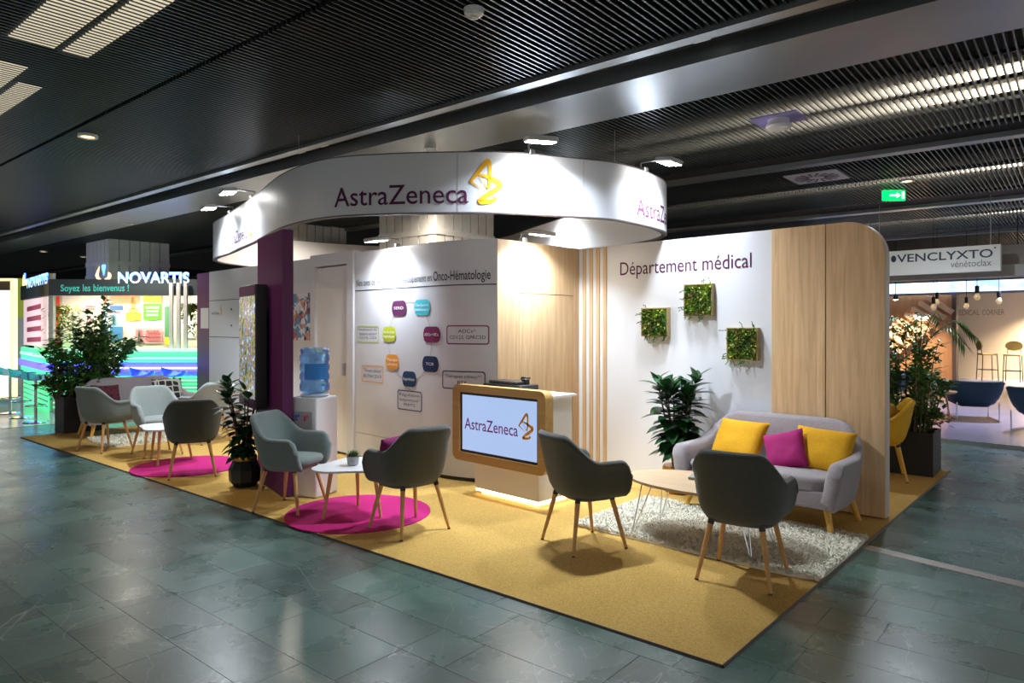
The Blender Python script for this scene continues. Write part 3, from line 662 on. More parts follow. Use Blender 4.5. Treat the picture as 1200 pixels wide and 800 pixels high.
mb.add([(a, 4.38, b) for a, b in fo] + [(a, 4.38, b) for a, b in fi] + [(a, 4.48, b) for a, b in fo] + [(a, 4.48, b) for a, b in fi],
       [q for i in range(n) for j in [(i + 1) % n] for q in ((i, j, n + j, n + i), (2 * n + i, 2 * n + j, j, i), (n + i, n + j, 3 * n + j, 3 * n + i), (2 * n + i, 3 * n + i, 3 * n + j, 2 * n + j))])
fr = mb.build('screen_frame', OAKDARK, kt, 30)
sb = MB(KK).box(-4.964, 4.4, .416, -3.956, 4.47, .984).build('screen', BLACK, kt)
MB(KK).box(-4.935, 4.396, .44, -3.98, 4.4, .96).build('display', mat('display_blue', (.1, .1, .12), .2, emit=.62, ecol=(.45, .63, 1)), sb)
kpl = lambda x0, x1, z0, z1: (lambda u, v: KK(Vector((x0 + (x1 - x0) * u, 4.393, z0 + (z1 - z0) * v))))
lettering('lettering', 'AstraZeneca', kpl(-4.9, -4.2, .64, .745), mat('screen_purple', (.09, .005, .09), .4, emit=.12, ecol=(.5, .02, .5)), sb, .006)
emblem('emblem', kpl(-4.19, -4.02, .625, .845), GOLD, sb)
dt = thing('card_printer', 'flat black desktop device on top of the white counter', 'printer', (-4.62, 4.73, .99))
MB().rbox(-.25, -.13, 0, .25, .13, .07, .012).build('body', BLACK, dt); MB().rbox(-.2, -.1, .07, .16, .1, .1, .01).build('lid', mat('dark_grey_plastic', (.03, .032, .034), .3), dt)
MB().rbox(.12, .02, .07, .18, .08, .12, .008).build('scanner_head', BLACK, dt)

# ---- moss pictures on the medical wall
def leafshape(mb, base, dirv, up, L_, W_):
    d_ = dirv.normalized(); s_ = d_.cross(up); s_ = s_.normalized() if s_.length > .01 else Vector((1, 0, 0)); n_ = s_.cross(d_)
    mb.add([base, base + d_ * L_ * .45 + s_ * W_ / 2 + n_ * W_ * .1, base + d_ * L_ - n_ * L_ * .12, base + d_ * L_ * .45 - s_ * W_ / 2 + n_ * W_ * .1, base + d_ * L_ * .5 - n_ * W_ * .06], [(0, 1, 4), (1, 2, 4), (0, 4, 3), (4, 2, 3)])
GREENS = [mat('moss_%d' % i, c, .85, var=.5, scale=25) for i, c in enumerate([(.25, .38, .03), (.1, .24, .03), (.38, .42, .06), (.045, .14, .025), (.2, .17, .06)])]
def moss(x0, x1, z0, z1, label, seed):
    rn = random.Random(seed); cx, cz = (x0 + x1) / 2, (z0 + z1) / 2; hw, hh = (x1 - x0) / 2, (z1 - z0) / 2
    t = thing('moss_picture', label, 'moss picture', (cx, 6.247, cz), 0, 'moss pictures on the white wall')
    FR = wood('frame_wood', (.3, .2, .08), (.5, .36, .16), 'x')
    for a, b, c, d_ in ((-hw, -hh, hw, -hh + .01), (-hw, hh - .01, hw, hh), (-hw, -hh + .01, -hw + .01, hh - .01), (hw - .01, -hh + .01, hw, hh - .01)):
        MB().box(a, -.06, b, c, 0, d_).build('frame_side', FR, t)
    MB().box(-hw + .01, -.045, -hh + .01, hw - .01, -.005, hh - .01).build('backing', MOSS, t)
    for mi in range(5):
        mb = MB()
        for k in range(12):
            px, pz = rn.uniform(-hw + .02, hw - .02), rn.uniform(-hh + .02, hh - .02); rad = rn.uniform(.03, .06)
            for j in range(26):
                a = rn.uniform(0, 2 * PI); r_ = rad * math.sqrt(rn.random()); b0 = Vector((max(-hw + .02, min(hw - .02, px + r_ * math.cos(a))), -.046 - .035 * (1 - (r_ / rad) ** 2) * rn.random(), max(-hh + .02, min(hh - .02, pz + r_ * math.sin(a)))))
                leafshape(mb, b0, Vector((rn.uniform(-1, 1), -.9, rn.uniform(-1, 1))), Vector((0, 0, 1)), rn.uniform(.02, .04), rn.uniform(.012, .024))
        mb.build('moss_tuft', GREENS[mi], t, fix=False)['kind'] = 'stuff'
    mb = MB()
    for k in range(15):   # sprigs sticking out over the frame
        e = rn.choice('lbbt'); s_ = rn.uniform(-.9, .9)
        b0 = {'l': Vector((-hw, -.05, hh * s_)), 'b': Vector((hw * s_, -.05, -hh)), 't': Vector((hw * s_, -.05, hh))}[e]; dv = {'l': Vector((-1, -.4, rn.uniform(-.7, .4))), 'b': Vector((rn.uniform(-.5, .5), -.4, -1)), 't': Vector((rn.uniform(-.6, .6), -.3, 1))}[e].normalized()
        e1 = b0 + dv * rn.uniform(.02, .055); mb.tube([b0 - dv * .02, e1], .0015, 4)
        for j in range(3): leafshape(mb, b0 + (e1 - b0) * (j / 2), dv + Vector((rn.uniform(-.8, .8), rn.uniform(-.6, .2), rn.uniform(-.8, .8))), Vector((0, -1, 0)), .028, .012)
    mb.build('trailing_sprigs', GREENS[3], t, fix=False)['kind'] = 'stuff'
moss(-4.115, -3.795, 1.5, 1.8, 'square framed moss picture, lowest leaf sprigs, nearest the vertical wood strips', 1)
moss(-3.608, -3.3, 1.71, 2.03, 'square framed moss picture hung highest, right under the wall lettering', 2)
moss(-3.148, -2.842, 1.285, 1.595, 'square framed moss picture hung lowest, next to the tall wood panels', 3)

# ---- chairs
def tub(hw, yf, yb, z0, arm, back, thick, rise0, rise1, nose=.05, ex=2.6, lean=.06, wtab=((0, .62), (.06, .76), (.18, .85), (.45, .93), (1, 1))):
    """wrap-around shell; forward is +y. returns MB"""
    plan = []
    na = 16
    yc = yb + hw * .75 if yb + hw * .75 < yf - .05 else yf - .06
    for k in range(na): plan.append((hw, yf + (yc - yf) * k / na, 0))
    nb = 28
    for k in range(nb + 1):
        a = PI * k / nb; ca, sa = math.cos(a), math.sin(a)
        plan.append((hw * math.copysign(abs(ca) ** (2 / ex), ca), yc - (yc - yb) * abs(sa) ** (2 / ex), 0))
    for k in range(1, na + 1): plan.append((-hw, yc + (yf - yc) * k / na, 0))
    s = [0]
    for i in range(1, len(plan)): s.append(s[-1] + math.hypot(plan[i][0] - plan[i - 1][0], plan[i][1] - plan[i - 1][1]))
    T = s[-1]; mb = MB(); loops = []
    def wt_(t):
        for (a, x), (b, y) in zip(wtab, wtab[1:]):
            if t <= b: return x + (y - x) * (t - a) / (b - a)
        return 1
    for i, (x, y, _) in enumerate(plan):
        q = min(s[i], T - s[i]); e = max(0, min(1, (q / T * 2 - rise0) / (rise1 - rise0))); e = e * e * (3 - 2 * e)
        top = arm + (back - arm) * e
        if q < nose: top -= (nose - math.sqrt(max(0, nose ** 2 - (nose - q) ** 2)))
        a = Vector(plan[max(0, i - 1)][:2]); b = Vector(plan[min(len(plan) - 1, i + 1)][:2]); t = (b - a).normalized(); nr = Vector((t.y, -t.x)) * -1
        if nr.dot(Vector((x, y - (yf + yb) / 2))) < 0: nr = -nr
        lp = []
        ts = [0, .03, .08, .18, .32, .5, .7, .88]
        for tt in ts:
            wv = wt_(tt); yy = y * 1.0 if y > 0 else y * wv
            lp.append(Vector((x * wv, yy - lean * e * tt, z0 + (top - z0) * tt)))
        o = Vector((x, y - lean * e, top))
        th = thick * (.9 if q > nose else .9)
        lp += [o + Vector((0, 0, -.03)), o + Vector((-nr.x * th * .12, -nr.y * th * .12, -.01)), o + Vector((-nr.x * th * .5, -nr.y * th * .5, .004)), o + Vector((-nr.x * th * .88, -nr.y * th * .88, -.01)), o + Vector((-nr.x * th, -nr.y * th, -.035))]
        for tt in (.75, .5, .32, .2):
            wv = wt_(tt); p = Vector((x * wv, (y if y > 0 else y * wv) - lean * e * tt, z0 + (top - z0) * tt)); lp.append(p + Vector((-nr.x * th * 1.05, -nr.y * th * 1.05, 0)))
        loops.append(lp)
    n = len(loops[0]); vs = [p for lp in loops for p in lp]
    fs = [(i * n + k, i * n + k + 1, (i + 1) * n + k + 1, (i + 1) * n + k) for i in range(len(loops) - 1) for k in range(n - 1)]
    fs += [(i * n + n - 1, i * n, (i + 1) * n, (i + 1) * n + n - 1) for i in range(len(loops) - 1)]
    for idx, sg in ((0, 1), (len(loops) - 1, 1)):          # padded arm fronts
        lp = loops[idx]; c = sum(lp, Vector()) / n; nb_ = len(vs)
        vs += [c + (p - c) * .82 + Vector((0, .018, 0)) for p in lp]
        fs += [(idx * n + k, idx * n + (k + 1) % n, nb_ + (k + 1) % n, nb_ + k) for k in range(n)]; fs.append(tuple(nb_ + k for k in range(n)))
    mb.add(vs, fs); return mb
def cushion_slab(hw, yb, yf, z0, z1, ex=3.2, crown=.02, taper=.86):
    mb = MB(); n = 40; pts = []
    cy, hy = (yb + yf) / 2, (yf - yb) / 2
    for k in range(n):
        a = 2 * PI * k / n; ca, sa = math.cos(a), math.sin(a); pts.append((hw * math.copysign(abs(ca) ** (2 / ex), ca), cy + hy * math.copysign(abs(sa) ** (2 / ex), sa)))
    rings = [(taper, z0), (.97, z0 + (z1 - z0) * .3), (1, z0 + (z1 - z0) * .6), (.98, z1 - .012), (.94, z1), (.6, z1 + crown * .8), (.2, z1 + crown)]
    vs = [(x * w_, cy + (y - cy) * w_, z) for w_, z in rings for x, y in pts]
    mb.add(vs, [(i * n + k, i * n + (k + 1) % n, (i + 1) * n + (k + 1) % n, (i + 1) * n + k) for i in range(len(rings) - 1) for k in range(n)] + [tuple(range(n))[::-1], tuple((len(rings) - 1) * n + k for k in range(n))])
    return mb
def make_chair(label, fab, legm=BEECH):
    t = thing('tub_chair', label, 'chair', (0, 0, 0), 0, 'upholstered tub chairs with wooden legs')
    tub(.29, .225, -.25, .365, .645, .835, .06, .38, .74, nose=.085).build('backrest', fab, t, 80)
    cushion_slab(.235, -.2, .25, .39, .46).build('seat', fab, t, 80)
    cushion_slab(.225, -.175, .2, .362, .41, taper=.9, crown=0).build('seat_pan', fab, t, 80)
    for sx in (-1, 1):
        for sy in (-1, 1):
            a = Vector((sx * .155, sy * .14, .375)); b = Vector((sx * .225, sy * .22, .006))
            lg = MB().tube([a, b], [.019, .0115], 12).build('leg', legm, t, True)
            MB().tube([a.lerp(b, -.01), a.lerp(b, .07)], .0205, 12).build('collar', BLACK, lg, True)
            MB().tube([b.lerp(a, .012), b - (a - b).normalized() * .004], .0122, 10).build('foot_cap', BLACK, lg, True)
    return t
def chair_at(src, x, y, ang, label): return dup(src, (x, y, Z0), R(ang - 90), label)
cA = make_chair('charcoal tub chair facing the grey sofa across the oval table', CHARCOAL); cA.location = (-2.02, 4.19, Z0); cA.rotation_euler = (0, 0, R(100 - 90))
chair_at(cA, -3.16, 4.0, 70, 'charcoal tub chair between the screen kiosk and the shaggy rug')
chair_at(cA, -4.38, 3.34, 178, 'charcoal tub chair with a magenta cushion on the magenta round rug')
cE = chair_at(cA, -7.66, 2.94, 159, 'dark charcoal tub chair by the black pot, back to the aisle')
cD = make_chair('grey green tub chair beside the aubergine panel facing the white table', GREYFAB); cD.location = (-5.63, 3.0, Z0); cD.rotation_euler = (0, 0, R(28 - 90))
chair_at(cD, -10.0, 2.74, 112, 'grey green tub chair in front of the far sofa at carpet edge')
cF = make_chair('pale grey tub chair facing the dark chair over the far white table', LIGHTFAB); cF.location = (-9.2, 3.1, Z0); cF.rotation_euler = (0, 0, R(0 - 90))
chair_at(cF, -9.7, 3.9, 195, 'pale grey tub chair turned to the far sofa, behind the dark chair')

# ---- cushions
def pillow(label, w_, h_, th, m, loc, rot, group='loose cushions', trim=None):
    n = 14; vs = []
    for sgn in (1, -1):
        for j in range(n + 1):
            for i in range(n + 1):
                u, v = i / n * 2 - 1, j / n * 2 - 1
                k = (max(0, (1 - u ** 4)) * max(0, (1 - v ** 4))) ** .55; pin = 1 - .055 * (1 - abs(u) ** 2) * abs(v) ** 6; pin2 = 1 - .055 * (1 - abs(v) ** 2) * abs(u) ** 6
                wr = noise.noise(Vector((u * 2 + w_ * 9, v * 2, sgn))) * .008
                vs.append((u * w_ / 2 * pin2, sgn * (th / 2 * k + wr * k), v * h_ / 2 * pin))
    N1 = (n + 1) ** 2; fs = []
    for sd in (0, 1):
        for j in range(n):
            for i in range(n):
                q = [sd * N1 + j * (n + 1) + i, sd * N1 + j * (n + 1) + i + 1, sd * N1 + (j + 1) * (n + 1) + i + 1, sd * N1 + (j + 1) * (n + 1) + i]; fs.append(tuple(q if sd else q[::-1]))
    o = MB().add(vs, fs)
    me = o.mesh('cushion'); bm = bmesh.new(); bm.from_mesh(me); bmesh.ops.remove_doubles(bm, verts=bm.verts, dist=1e-4); bmesh.ops.recalc_face_normals(bm, faces=bm.faces); bm.to_mesh(me); bm.free()
    ob = tag(link('cushion', me, m, None, 80), label, 'cushion', group); ob.location = loc; ob.rotation_euler = rot
    return ob
# ---- sofas
def make_sofa(label, fab, hw=.72):
    t = thing('sofa', label, 'sofa')
    tub(hw, .36, -.36, .19, .56, .81, .13, .30, .66, nose=.06, ex=4.2, lean=.05, wtab=((0, .9), (.1, .93), (.3, .955), (.6, .98), (1, 1))).build('backrest', fab, t, 80)
    MB().rbox(-hw + .1, -.25, .195, hw - .1, .355, .33, .02, 3).build('seat_base', fab, t, 60)
    cushion_slab(hw - .125, -.24, .37, .33, .435, 7, .02, .97).build('seat_cushion', fab, t, 80)
    for sx in (-1, 1):
        for sy in (-1, 1): MB().tube([(sx * (hw - .16), sy * .25 + (.0 if sy > 0 else .0), .205), (sx * (hw - .1), sy * .31, .0)], [.03, .018], 12).build('leg', mat('honey_wood', (.72, .4, .06), .5, var=.15, scale=10), t, True)
    return t
s1 = make_sofa('lilac grey two seat sofa with mustard and magenta cushions', LILAC); s1.location = (-2.53, 5.74, Z0 + .006); s1.rotation_euler = (0, 0, PI)
s2 = make_sofa('far lilac grey sofa standing by the shrub planter at the carpet end', LILAC, .8); s2.location = (-11.38, 3.55, Z0); s2.rotation_euler = (0, 0, R(-90))
tl = lambda a: R(a)
pillow('square mustard cushion beside the potted ficus end of the sofa', .48, .4, .15, YELLOWC, (-2.83, 5.8, .6), (R(-33), 0, R(-6)), 'sofa cushions')
pillow('magenta cushion standing tilted in the middle of the sofa', .33, .33, .13, MAGENTAC, (-2.36, 5.66, .585), (R(-28), R(-16), R(10)), 'sofa cushions')
pillow('square mustard cushion at the wood panel end of the sofa', .46, .4, .15, YELLOWC, (-2.11, 5.8, .595), (R(-33), R(4), R(8)), 'sofa cushions')
pillow('dark magenta cushion on the charcoal chair of the round rug', .34, .34, .12, mat('plum_cotton', (.22, .006, .1), .85, var=.1, scale=100), (-4.4, 3.24, .61), (R(-20), R(6), R(-92)))
m, N, L, b_ = nt('hex_fabric'); tc = N.new('ShaderNodeTexCoord'); vo = N.new('ShaderNodeTexVoronoi'); vo.feature = 'DISTANCE_TO_EDGE'; vo.inputs['Scale'].default_value = 10; vo.inputs['Randomness'].default_value = .15; L.new(tc.outputs['Object'], vo.inputs[0])
cr = N.new('ShaderNodeValToRGB'); cr.color_ramp.interpolation = 'CONSTANT'; cr.color_ramp.elements[0].color = (.6, .56, .5, 1); cr.color_ramp.elements[1].color = (.03, .028, .03, 1); cr.color_ramp.elements[1].position = .09; L.new(vo.outputs[0], cr.inputs[0]); L.new(cr.outputs[0], b_.inputs['Base Color']); b_.inputs['Roughness'].default_value = .9; HEX = m
pillow('black and cream honeycomb cushion on the far sofa, beside pale chair', .45, .4, .13, HEX, (-11.4, 4.0, .6), (R(-20), 0, R(90)))
pillow('dark red patterned cushion on the far sofa behind grey chair', .36, .32, .12, mat('dark_red_print', (.09, .015, .025), .9, var=.9, scale=25), (-11.4, 3.15, .585), (R(-20), 0, R(96)))

# ---- rugs
def disc(name, label, c, r_, m, z=Z0):
    o = tag(MB().lathe([(r_, 0), (r_, .006), (r_ - .006, .009)], 72).build(name, m), label, 'rug', 'round magenta rugs'); o.location = (c[0], c[1], z); return o
disc('round_rug', 'round magenta rug under the white table by the kiosk', (-5.07, 3.33), .61, PINK)
disc('round_rug', 'round magenta rug under the far white table by the black pot', (-8.15, 3.09), .6, PINK)
def shag(name, label, c, hx, hy, rz, ntuft, seed):
    rn = random.Random(seed); t = thing(name, label, 'rug', (c[0], c[1], Z0), rz)
    base = [(hx * math.copysign(abs(math.cos(a)) ** .18, math.cos(a)), hy * math.copysign(abs(math.sin(a)) ** .18, math.sin(a))) for a in [2 * PI * k / 48 for k in range(48)]]
    SH = mat('shag_wool', (.84, .8, .68), .95, var=.12, scale=22)
    MB().prism(base, lambda a, b: Vector((a, b, 0)), lambda a, b: Vector((a, b, .012))).build('backing', SH, t)
    mb = MB()
    for k in range(ntuft):
        x, y = rn.uniform(-hx, hx) * 1.0, rn.uniform(-hy, hy); a = rn.uniform(0, 2 * PI); h = rn.uniform(.018, .034); ln = rn.uniform(.008, .03); wdt = .006
        dx, dy = math.cos(a), math.sin(a); q = Vector((x, y, .01)); sdv = Vector((-dy, dx, 0)) * wdt; tip = q + Vector((dx * ln, dy * ln, h)); mid = q + Vector((dx * ln * .35, dy * ln * .35, h * .7))
        mb.v += [q - sdv, q + sdv, mid + sdv * .9, mid - sdv * .9, tip]; n_ = len(mb.v) - 5; mb.f += [(n_, n_ + 1, n_ + 2, n_ + 3), (n_ + 3, n_ + 2, n_ + 4)]
    mb.build('pile', SH, t, fix=False)['kind'] = 'stuff'
shag('shag_rug', 'cream shaggy rug under the oval table and sofa', (-2.6, 4.94), .94, .58, R(3), 30000, 5)
shag('shag_rug', 'grey beige shaggy rug in front of the far sofa', (-10.6, 3.55), .5, .75, 0, 6000, 6)

# ---- tables
def oval_table():
    t = thing('oval_table', 'oval oak coffee table with wire hairpin legs on the shaggy rug', 'table', (-2.58, 4.68, Z0 + .01), R(4))
    MB().lathe([(1, 0), (1, .02)], 56).build('top', OAKX, t)
    o = t.children[0]; o.scale = (.59, .35, 1); o.location = (0, 0, .405)
    for sx, sy in ((-1, -1), (-1, 1), (1, -1), (1, 1)):
        a = Vector((sx * .36, sy * .16, .405)); b = Vector((sx * .46, sy * .22, .01)); s_ = Vector((.045, 0, 0))
        MB().tube([a - s_, b.lerp(a, .03) - s_ * .1, b, b.lerp(a, .03) + s_ * .1, a + s_], .005, 6).build('hairpin_leg', CHROME, t, True)
        MB().rbox(a.x - .06, a.y - .03, .4, a.x + .06, a.y + .03, .405, .002, 1).build('mounting_plate', CHROME, t)
oval_table()
bk = tag(MB().rbox(-.1, -.07, 0, .1, .07, .02, .004).build('brochure_stack', mat('paper_dark', (.3, .3, .27), .7)), 'small stack of brochures on the oval oak table', 'brochures'); bk.location = (-2.62, 4.78, Z0 + .437); bk.rotation_euler = (0, 0, .3)
def white_table(loc, rz, label):
    t = thing('side_table', label, 'table', loc, rz, 'white rounded triangle tables')
    pts = [(r_ * math.cos(a), r_ * math.sin(a)) for a in [2 * PI * k / 60 for k in range(60)] for r_ in [.31 + .05 * math.cos(3 * a)]]
    MB().prism(pts, lambda a, b: Vector((a * .985, b * .985, .4)), lambda a, b: Vector((a, b, .418))).build('top', WHITEP, t)
    for k in range(3):
        a = 2 * PI * k / 3; p0 = Vector((.2 * math.cos(a), .2 * math.sin(a), .4)); p1 = Vector((.27 * math.cos(a), .27 * math.sin(a), 0))
        lg = MB().tube([p0, p1], [.019, .012], 12).build('leg', BEECH, t, True)
        MB().tube([p0 + Vector((0, 0, .0)), p0.lerp(p1, .04)], .022, 12).build('ferrule', WHITEP, lg, True)
white_table((-5.03, 3.26, Z0 + .009), R(-100), 'white rounded triangle side table with a small succulent')
white_table((-8.58, 3.0, Z0 + .009), R(200), 'far white rounded triangle side table between dark and pale chairs')
# succulent
t = thing('succulent_pot', 'small succulent in a concrete pot on the white table', 'potted plant', (-5.02, 3.24, Z0 + .427))
MB().lathe([(.032, 0), (.046, .01), (.052, .075), (.046, .078), (.042, .06)], 20).build('pot', mat('concrete', (.4, .4, .4), .8, var=.15, scale=30), t, True)
rn = random.Random(4); mb = MB()
for k in range(46):
    a = k * 2.4; el = .2 + .028 * k; leafshape(mb, Vector((0, 0, .07)) + Vector((math.cos(a), math.sin(a), 0)) * .02, Vector((math.cos(a) * math.cos(el), math.sin(a) * math.cos(el), math.sin(el))), Vector((0, 0, 1)), .06, .022)
mb.build('leaves', mat('succulent_green', (.1, .15, .05), .5, var=.5, scale=30), t, fix=False)['kind'] = 'stuff'

# ---- water dispenser
t = thing('water_dispenser', 'white floor standing water cooler carrying a blue bottle', 'water cooler', (-5.955, 3.42, Z0), R(20))
MB().rbox(-.15, -.16, .0, .15, .16, .93, .02, 3).build('body', WHITEP, t, 40)
MB().box(-.11, -.166, .5, .11, -.16, .8).build('front_recess', mat('recess_grey', (.5, .5, .52), .4), t)
for sx in (-1, 1): MB().tube([(sx * .05, -.16, .76), (sx * .05, -.2, .76), (sx * .05, -.2, .72)], .013, 10).build('tap', mat('tap_%d' % (sx > 0), (.05, .1, .6) if sx < 0 else (.6, .05, .05), .4), t, True)
MB().rbox(-.1, -.2, .5, .1, -.166, .52, .005).build('drip_tray', BLACK, t)
MB().lathe([(.12, .93), (.14, .945), (.12, .96)], 24).build('bottle_collar', WHITEP, t, True)
BLUE = mat('blue_bottle', (.25, .55, 1), .08, trans=.75)
t = thing('water_bottle', 'large ribbed blue water bottle upside down on the white cooler', 'bottle', (-5.955, 3.42, Z0 + .955))
prof = [(.05, 0), (.09, .01), (.135, .03)]
for k in range(4): z = .05 + k * .09; prof += [(.14, z), (.14, z + .045), (.13, z + .055), (.13, z + .08)]
prof += [(.14, .4), (.13, .43), (.1, .44), (.07, .432), (.05, .425)]
MB().lathe(prof, 32).build('bottle', BLUE, t, 60)
MB().add([(.1415 * math.cos(R(a)), .1415 * math.sin(R(a)), z) for a in range(-70, 31, 10) for z in (.14, .29)], [(2 * k, 2 * k + 2, 2 * k + 3, 2 * k + 1) for k in range(10)]).build('label', mat('label_blue', (.03, .25, .75), .4), t)

# ---- ficus plants
lm = MB(); nl = 6
for i in range(nl + 1):
    u = i / nl; wv = .27 * math.sin(PI * min(1, u ** .8 * .98 + .02)) + .005; zb = -.22 * u * u
    lm.v += [Vector((-wv, u, zb + wv * .22)), Vector((0, u, zb)), Vector((wv, u, zb + wv * .22))]
for i in range(nl):
    for k in (0, 1): lm.f.append((i * 3 + k, i * 3 + k + 1, i * 3 + 4 + k, i * 3 + 3 + k))
LEAFME = lm.mesh('leaf'); LEAFME.materials.append(LEAF)
for p in LEAFME.polygons: p.use_smooth = True
def ficus(loc, label, top, spread, stems, nleaf, seed, potm, pot_prof, size=(.13, .2), up0=.35, ok=lambda p: True):
    rn = random.Random(seed); t = thing('potted_ficus', label, 'potted plant', loc)
    MB().lathe(pot_prof, 28 if potm is not BLACK else 9, cap=True).build('pot', potm, t, 50 if potm is not BLACK else False)
    if potm is BLACK: MB().lathe([(.114, .265), (.116, .27), (.116, .3), (.114, .305)], 24, cap=False).build('gold_band', BRASSPOT, t, True)
    ph = max(z for _, z in pot_prof); pr = pot_prof[-1][0]
    MB().lathe([(pr * .95, ph - .05), (pr * .95, ph - .03)], 20).build('soil', mat('soil', (.04, .025, .015), .9), t)
    for s_ in range(stems):
        a = 2 * PI * s_ / stems + rn.random(); lean = spread * rn.uniform(.25, .5); hh = top * rn.uniform(.78, 1.0) - .05
        p0 = Vector((.03 * math.cos(a), .03 * math.sin(a), ph - .04)); p2 = Vector((lean * math.cos(a), lean * math.sin(a), hh)); p1 = p0.lerp(p2, .5) + Vector((0, 0, .05)); sp = catmull([p0, p1, p2], 8)
        MB().tube(sp, [.011 - .006 * i / (len(sp) - 1) for i in range(len(sp))], 6).build('stem', STEM, t, True)
        k0 = nleaf // stems
        for k in range(k0):
            f_ = up0 + (1 - up0) * (k / (k0 - 1)); idx = f_ * (len(sp) - 1); i0 = min(int(idx), len(sp) - 2); p = sp[i0].lerp(sp[i0 + 1], idx - i0)
            az = k * 2.4 + s_; el = -.25 + 1.25 * f_ ** 3 + rn.uniform(-.2, .25); sz = rn.uniform(*size) * (1 - .25 * f_ ** 4)
            d_ = Vector((math.cos(az) * math.cos(el), math.sin(az) * math.cos(el), math.sin(el)))
            if not (ok(Vector(loc) + p + d_ * sz) and ok(Vector(loc) + p + d_ * sz * .5)): continue
            o = bpy.data.objects.new('leaf', LEAFME); C.objects.link(o); o.parent = t; o.location = p
            yv = d_; xv = yv.cross(Vector((0, 0, 1))).normalized(); zv = xv.cross(yv); o.rotation_euler = Matrix((xv, yv, zv)).transposed().to_euler(); o.scale = (sz, sz, sz)
BRASSPOT = mat('gold_pot', (.6, .33, .08), .3, .8)
ficus((-3.5, 5.88, Z0), 'glossy green ficus in a gold pot between sofa and white wall', 1.17, .46, 8, 250, 11, BRASSPOT, [(.1, 0), (.13, .05), (.14, .24), (.13, .26)], (.17, .25), .22, lambda p: p.y < 6.22)
ficus((*P(287, 6.92)[:2], Z0), 'dark ficus in a faceted black pot with a gold band by the screen', 1.12, .5, 8, 230, 12, BLACK, [(.1, 0), (.15, .06), (.155, .17), (.115, .26), (.112, .31)], (.14, .21), .1, lambda p: (p - pc).dot(Vector((-.2, -.98, 0))) > (.16 if p.z > .72 else .03))
# ---- shrub planters
def shrub(mb, leafs, base, rx, ry, z0, z1, nst, rn, lsize=(.05, .09), perst=60, arch=.3):
    for s_ in range(nst):
        a = rn.uniform(0, 2 * PI); r_ = math.sqrt(rn.random()); q = Vector((rx * r_ * math.cos(a) * .5, ry * r_ * math.sin(a) * .5, z0)); hh = z0 + (z1 - z0) * rn.uniform(.45, 1) * (1 - .35 * r_)
        e = Vector((rx * r_ * math.cos(a), ry * r_ * math.sin(a), hh)); m_ = q.lerp(e, .55) + Vector((0, 0, .12)); sp = catmull([q, m_, e], 7); mb.tube(sp, [.008 - .005 * i / (len(sp) - 1) for i in range(len(sp))], 4, cap=False)
        for k in range(perst):
            f_ = .12 + .88 * (k / perst); idx = f_ * (len(sp) - 1); i0 = min(int(idx), len(sp) - 2); p = sp[i0].lerp(sp[i0 + 1], idx - i0) + Vector((rn.gauss(0, .03), rn.gauss(0, .03), rn.gauss(0, .02)))
            az = rn.uniform(0, 2 * PI); el = rn.uniform(-.3, .9); leafshape(leafs, p, Vector((math.cos(az) * math.cos(el), math.sin(az) * math.cos(el), math.sin(el))), Vector((0, 0, 1)), rn.uniform(*lsize), rn.uniform(*lsize) * .5)
def planter(loc, rz, sx, sy, h, label, rx, ry, top, nst, seed, perst=60, lsize=(.06, .11), palms=0, lean=(0, 0)):
    t = thing('shrub_planter', label, 'planter', loc, rz); rn = random.Random(seed)
    mb = MB(); mb.box(-sx, -sy, 0, sx, sy, h - .06)
    for a, b, c, d_ in ((-sx, -sy, sx, -sy + .02), (-sx, sy - .02, sx, sy), (-sx, -sy + .02, -sx + .02, sy - .02), (sx - .02, -sy + .02, sx, sy - .02)): mb.box(a, b, h - .06, c, d_, h)
    mb.build('box', mat('planter_black', (.018, .018, .02), .5), t)
    MB().box(-sx + .02, -sy + .02, h - .06, sx - .02, sy - .02, h - .05).build('soil', mat('soil', (.04, .025, .015), .9), t)
    st, lf = MB(), MB(); shrub(st, lf, None, rx, ry, h - .05, top, nst, rn, lsize, perst)
    shrub(st, lf, None, rx * .9, ry * .9, h - .05, h + .35, nst // 2, rn, lsize, perst // 2)
    for q_ in st.v + lf.v: k_ = max(0, (q_.z - h) / (top - h)) ** .7; q_.x += lean[0] * k_; q_.y += lean[1] * k_
    st.build('stems', STEM, t)['kind'] = 'stuff'; lf.build('foliage', LEAFB, t, fix=False)['kind'] = 'stuff'
    if palms:
        for k in range(palms):
            a = 2 * PI * k / palms + .4; p0 = Vector((.1, .1, h + .9)); e = p0 + Vector((.5 * math.cos(a), .5 * math.sin(a), .15 + .15 * math.sin(k * 1.7))); sp = catmull([Vector((.1, .1, h - .05)), p0 + Vector((0, 0, -.1)), p0.lerp(e, .6) + Vector((0, 0, .2)), e], 7)
            lv = MB(); lv.tube(sp, .005, 4, cap=False)
            for i in range(9, len(sp) - 1):
                tn = (sp[i + 1] - sp[i]).normalized(); sv = tn.cross(Vector((0, 0, 1)))
                for g in (-1, 1): leafshape(lv, sp[i], sv * g + tn * .8 + Vector((0, 0, -.25)), Vector((0, 0, 1)), .2, .022)
            lv.build('palm_frond', mat('palm_green', (.08, .2, .03), .4, var=.4, scale=3), t, fix=False)
planter((-12.2, 2.98, 0), 0, .26, .26, .55, 'black box planter with a dense leafy shrub behind the far sofa', .66, .66, 2.08, 38, 21, 75, (.1, .17), 0, (.2, .25))
pq = fl(1083, 556)
planter((-2.19, 8.57, Z0), R(4.5), .27, .26, .46, 'black box planter of shrubs behind the yellow chair', .42, .4, 1.95, 27, 22, 70, (.07, .12), 7)

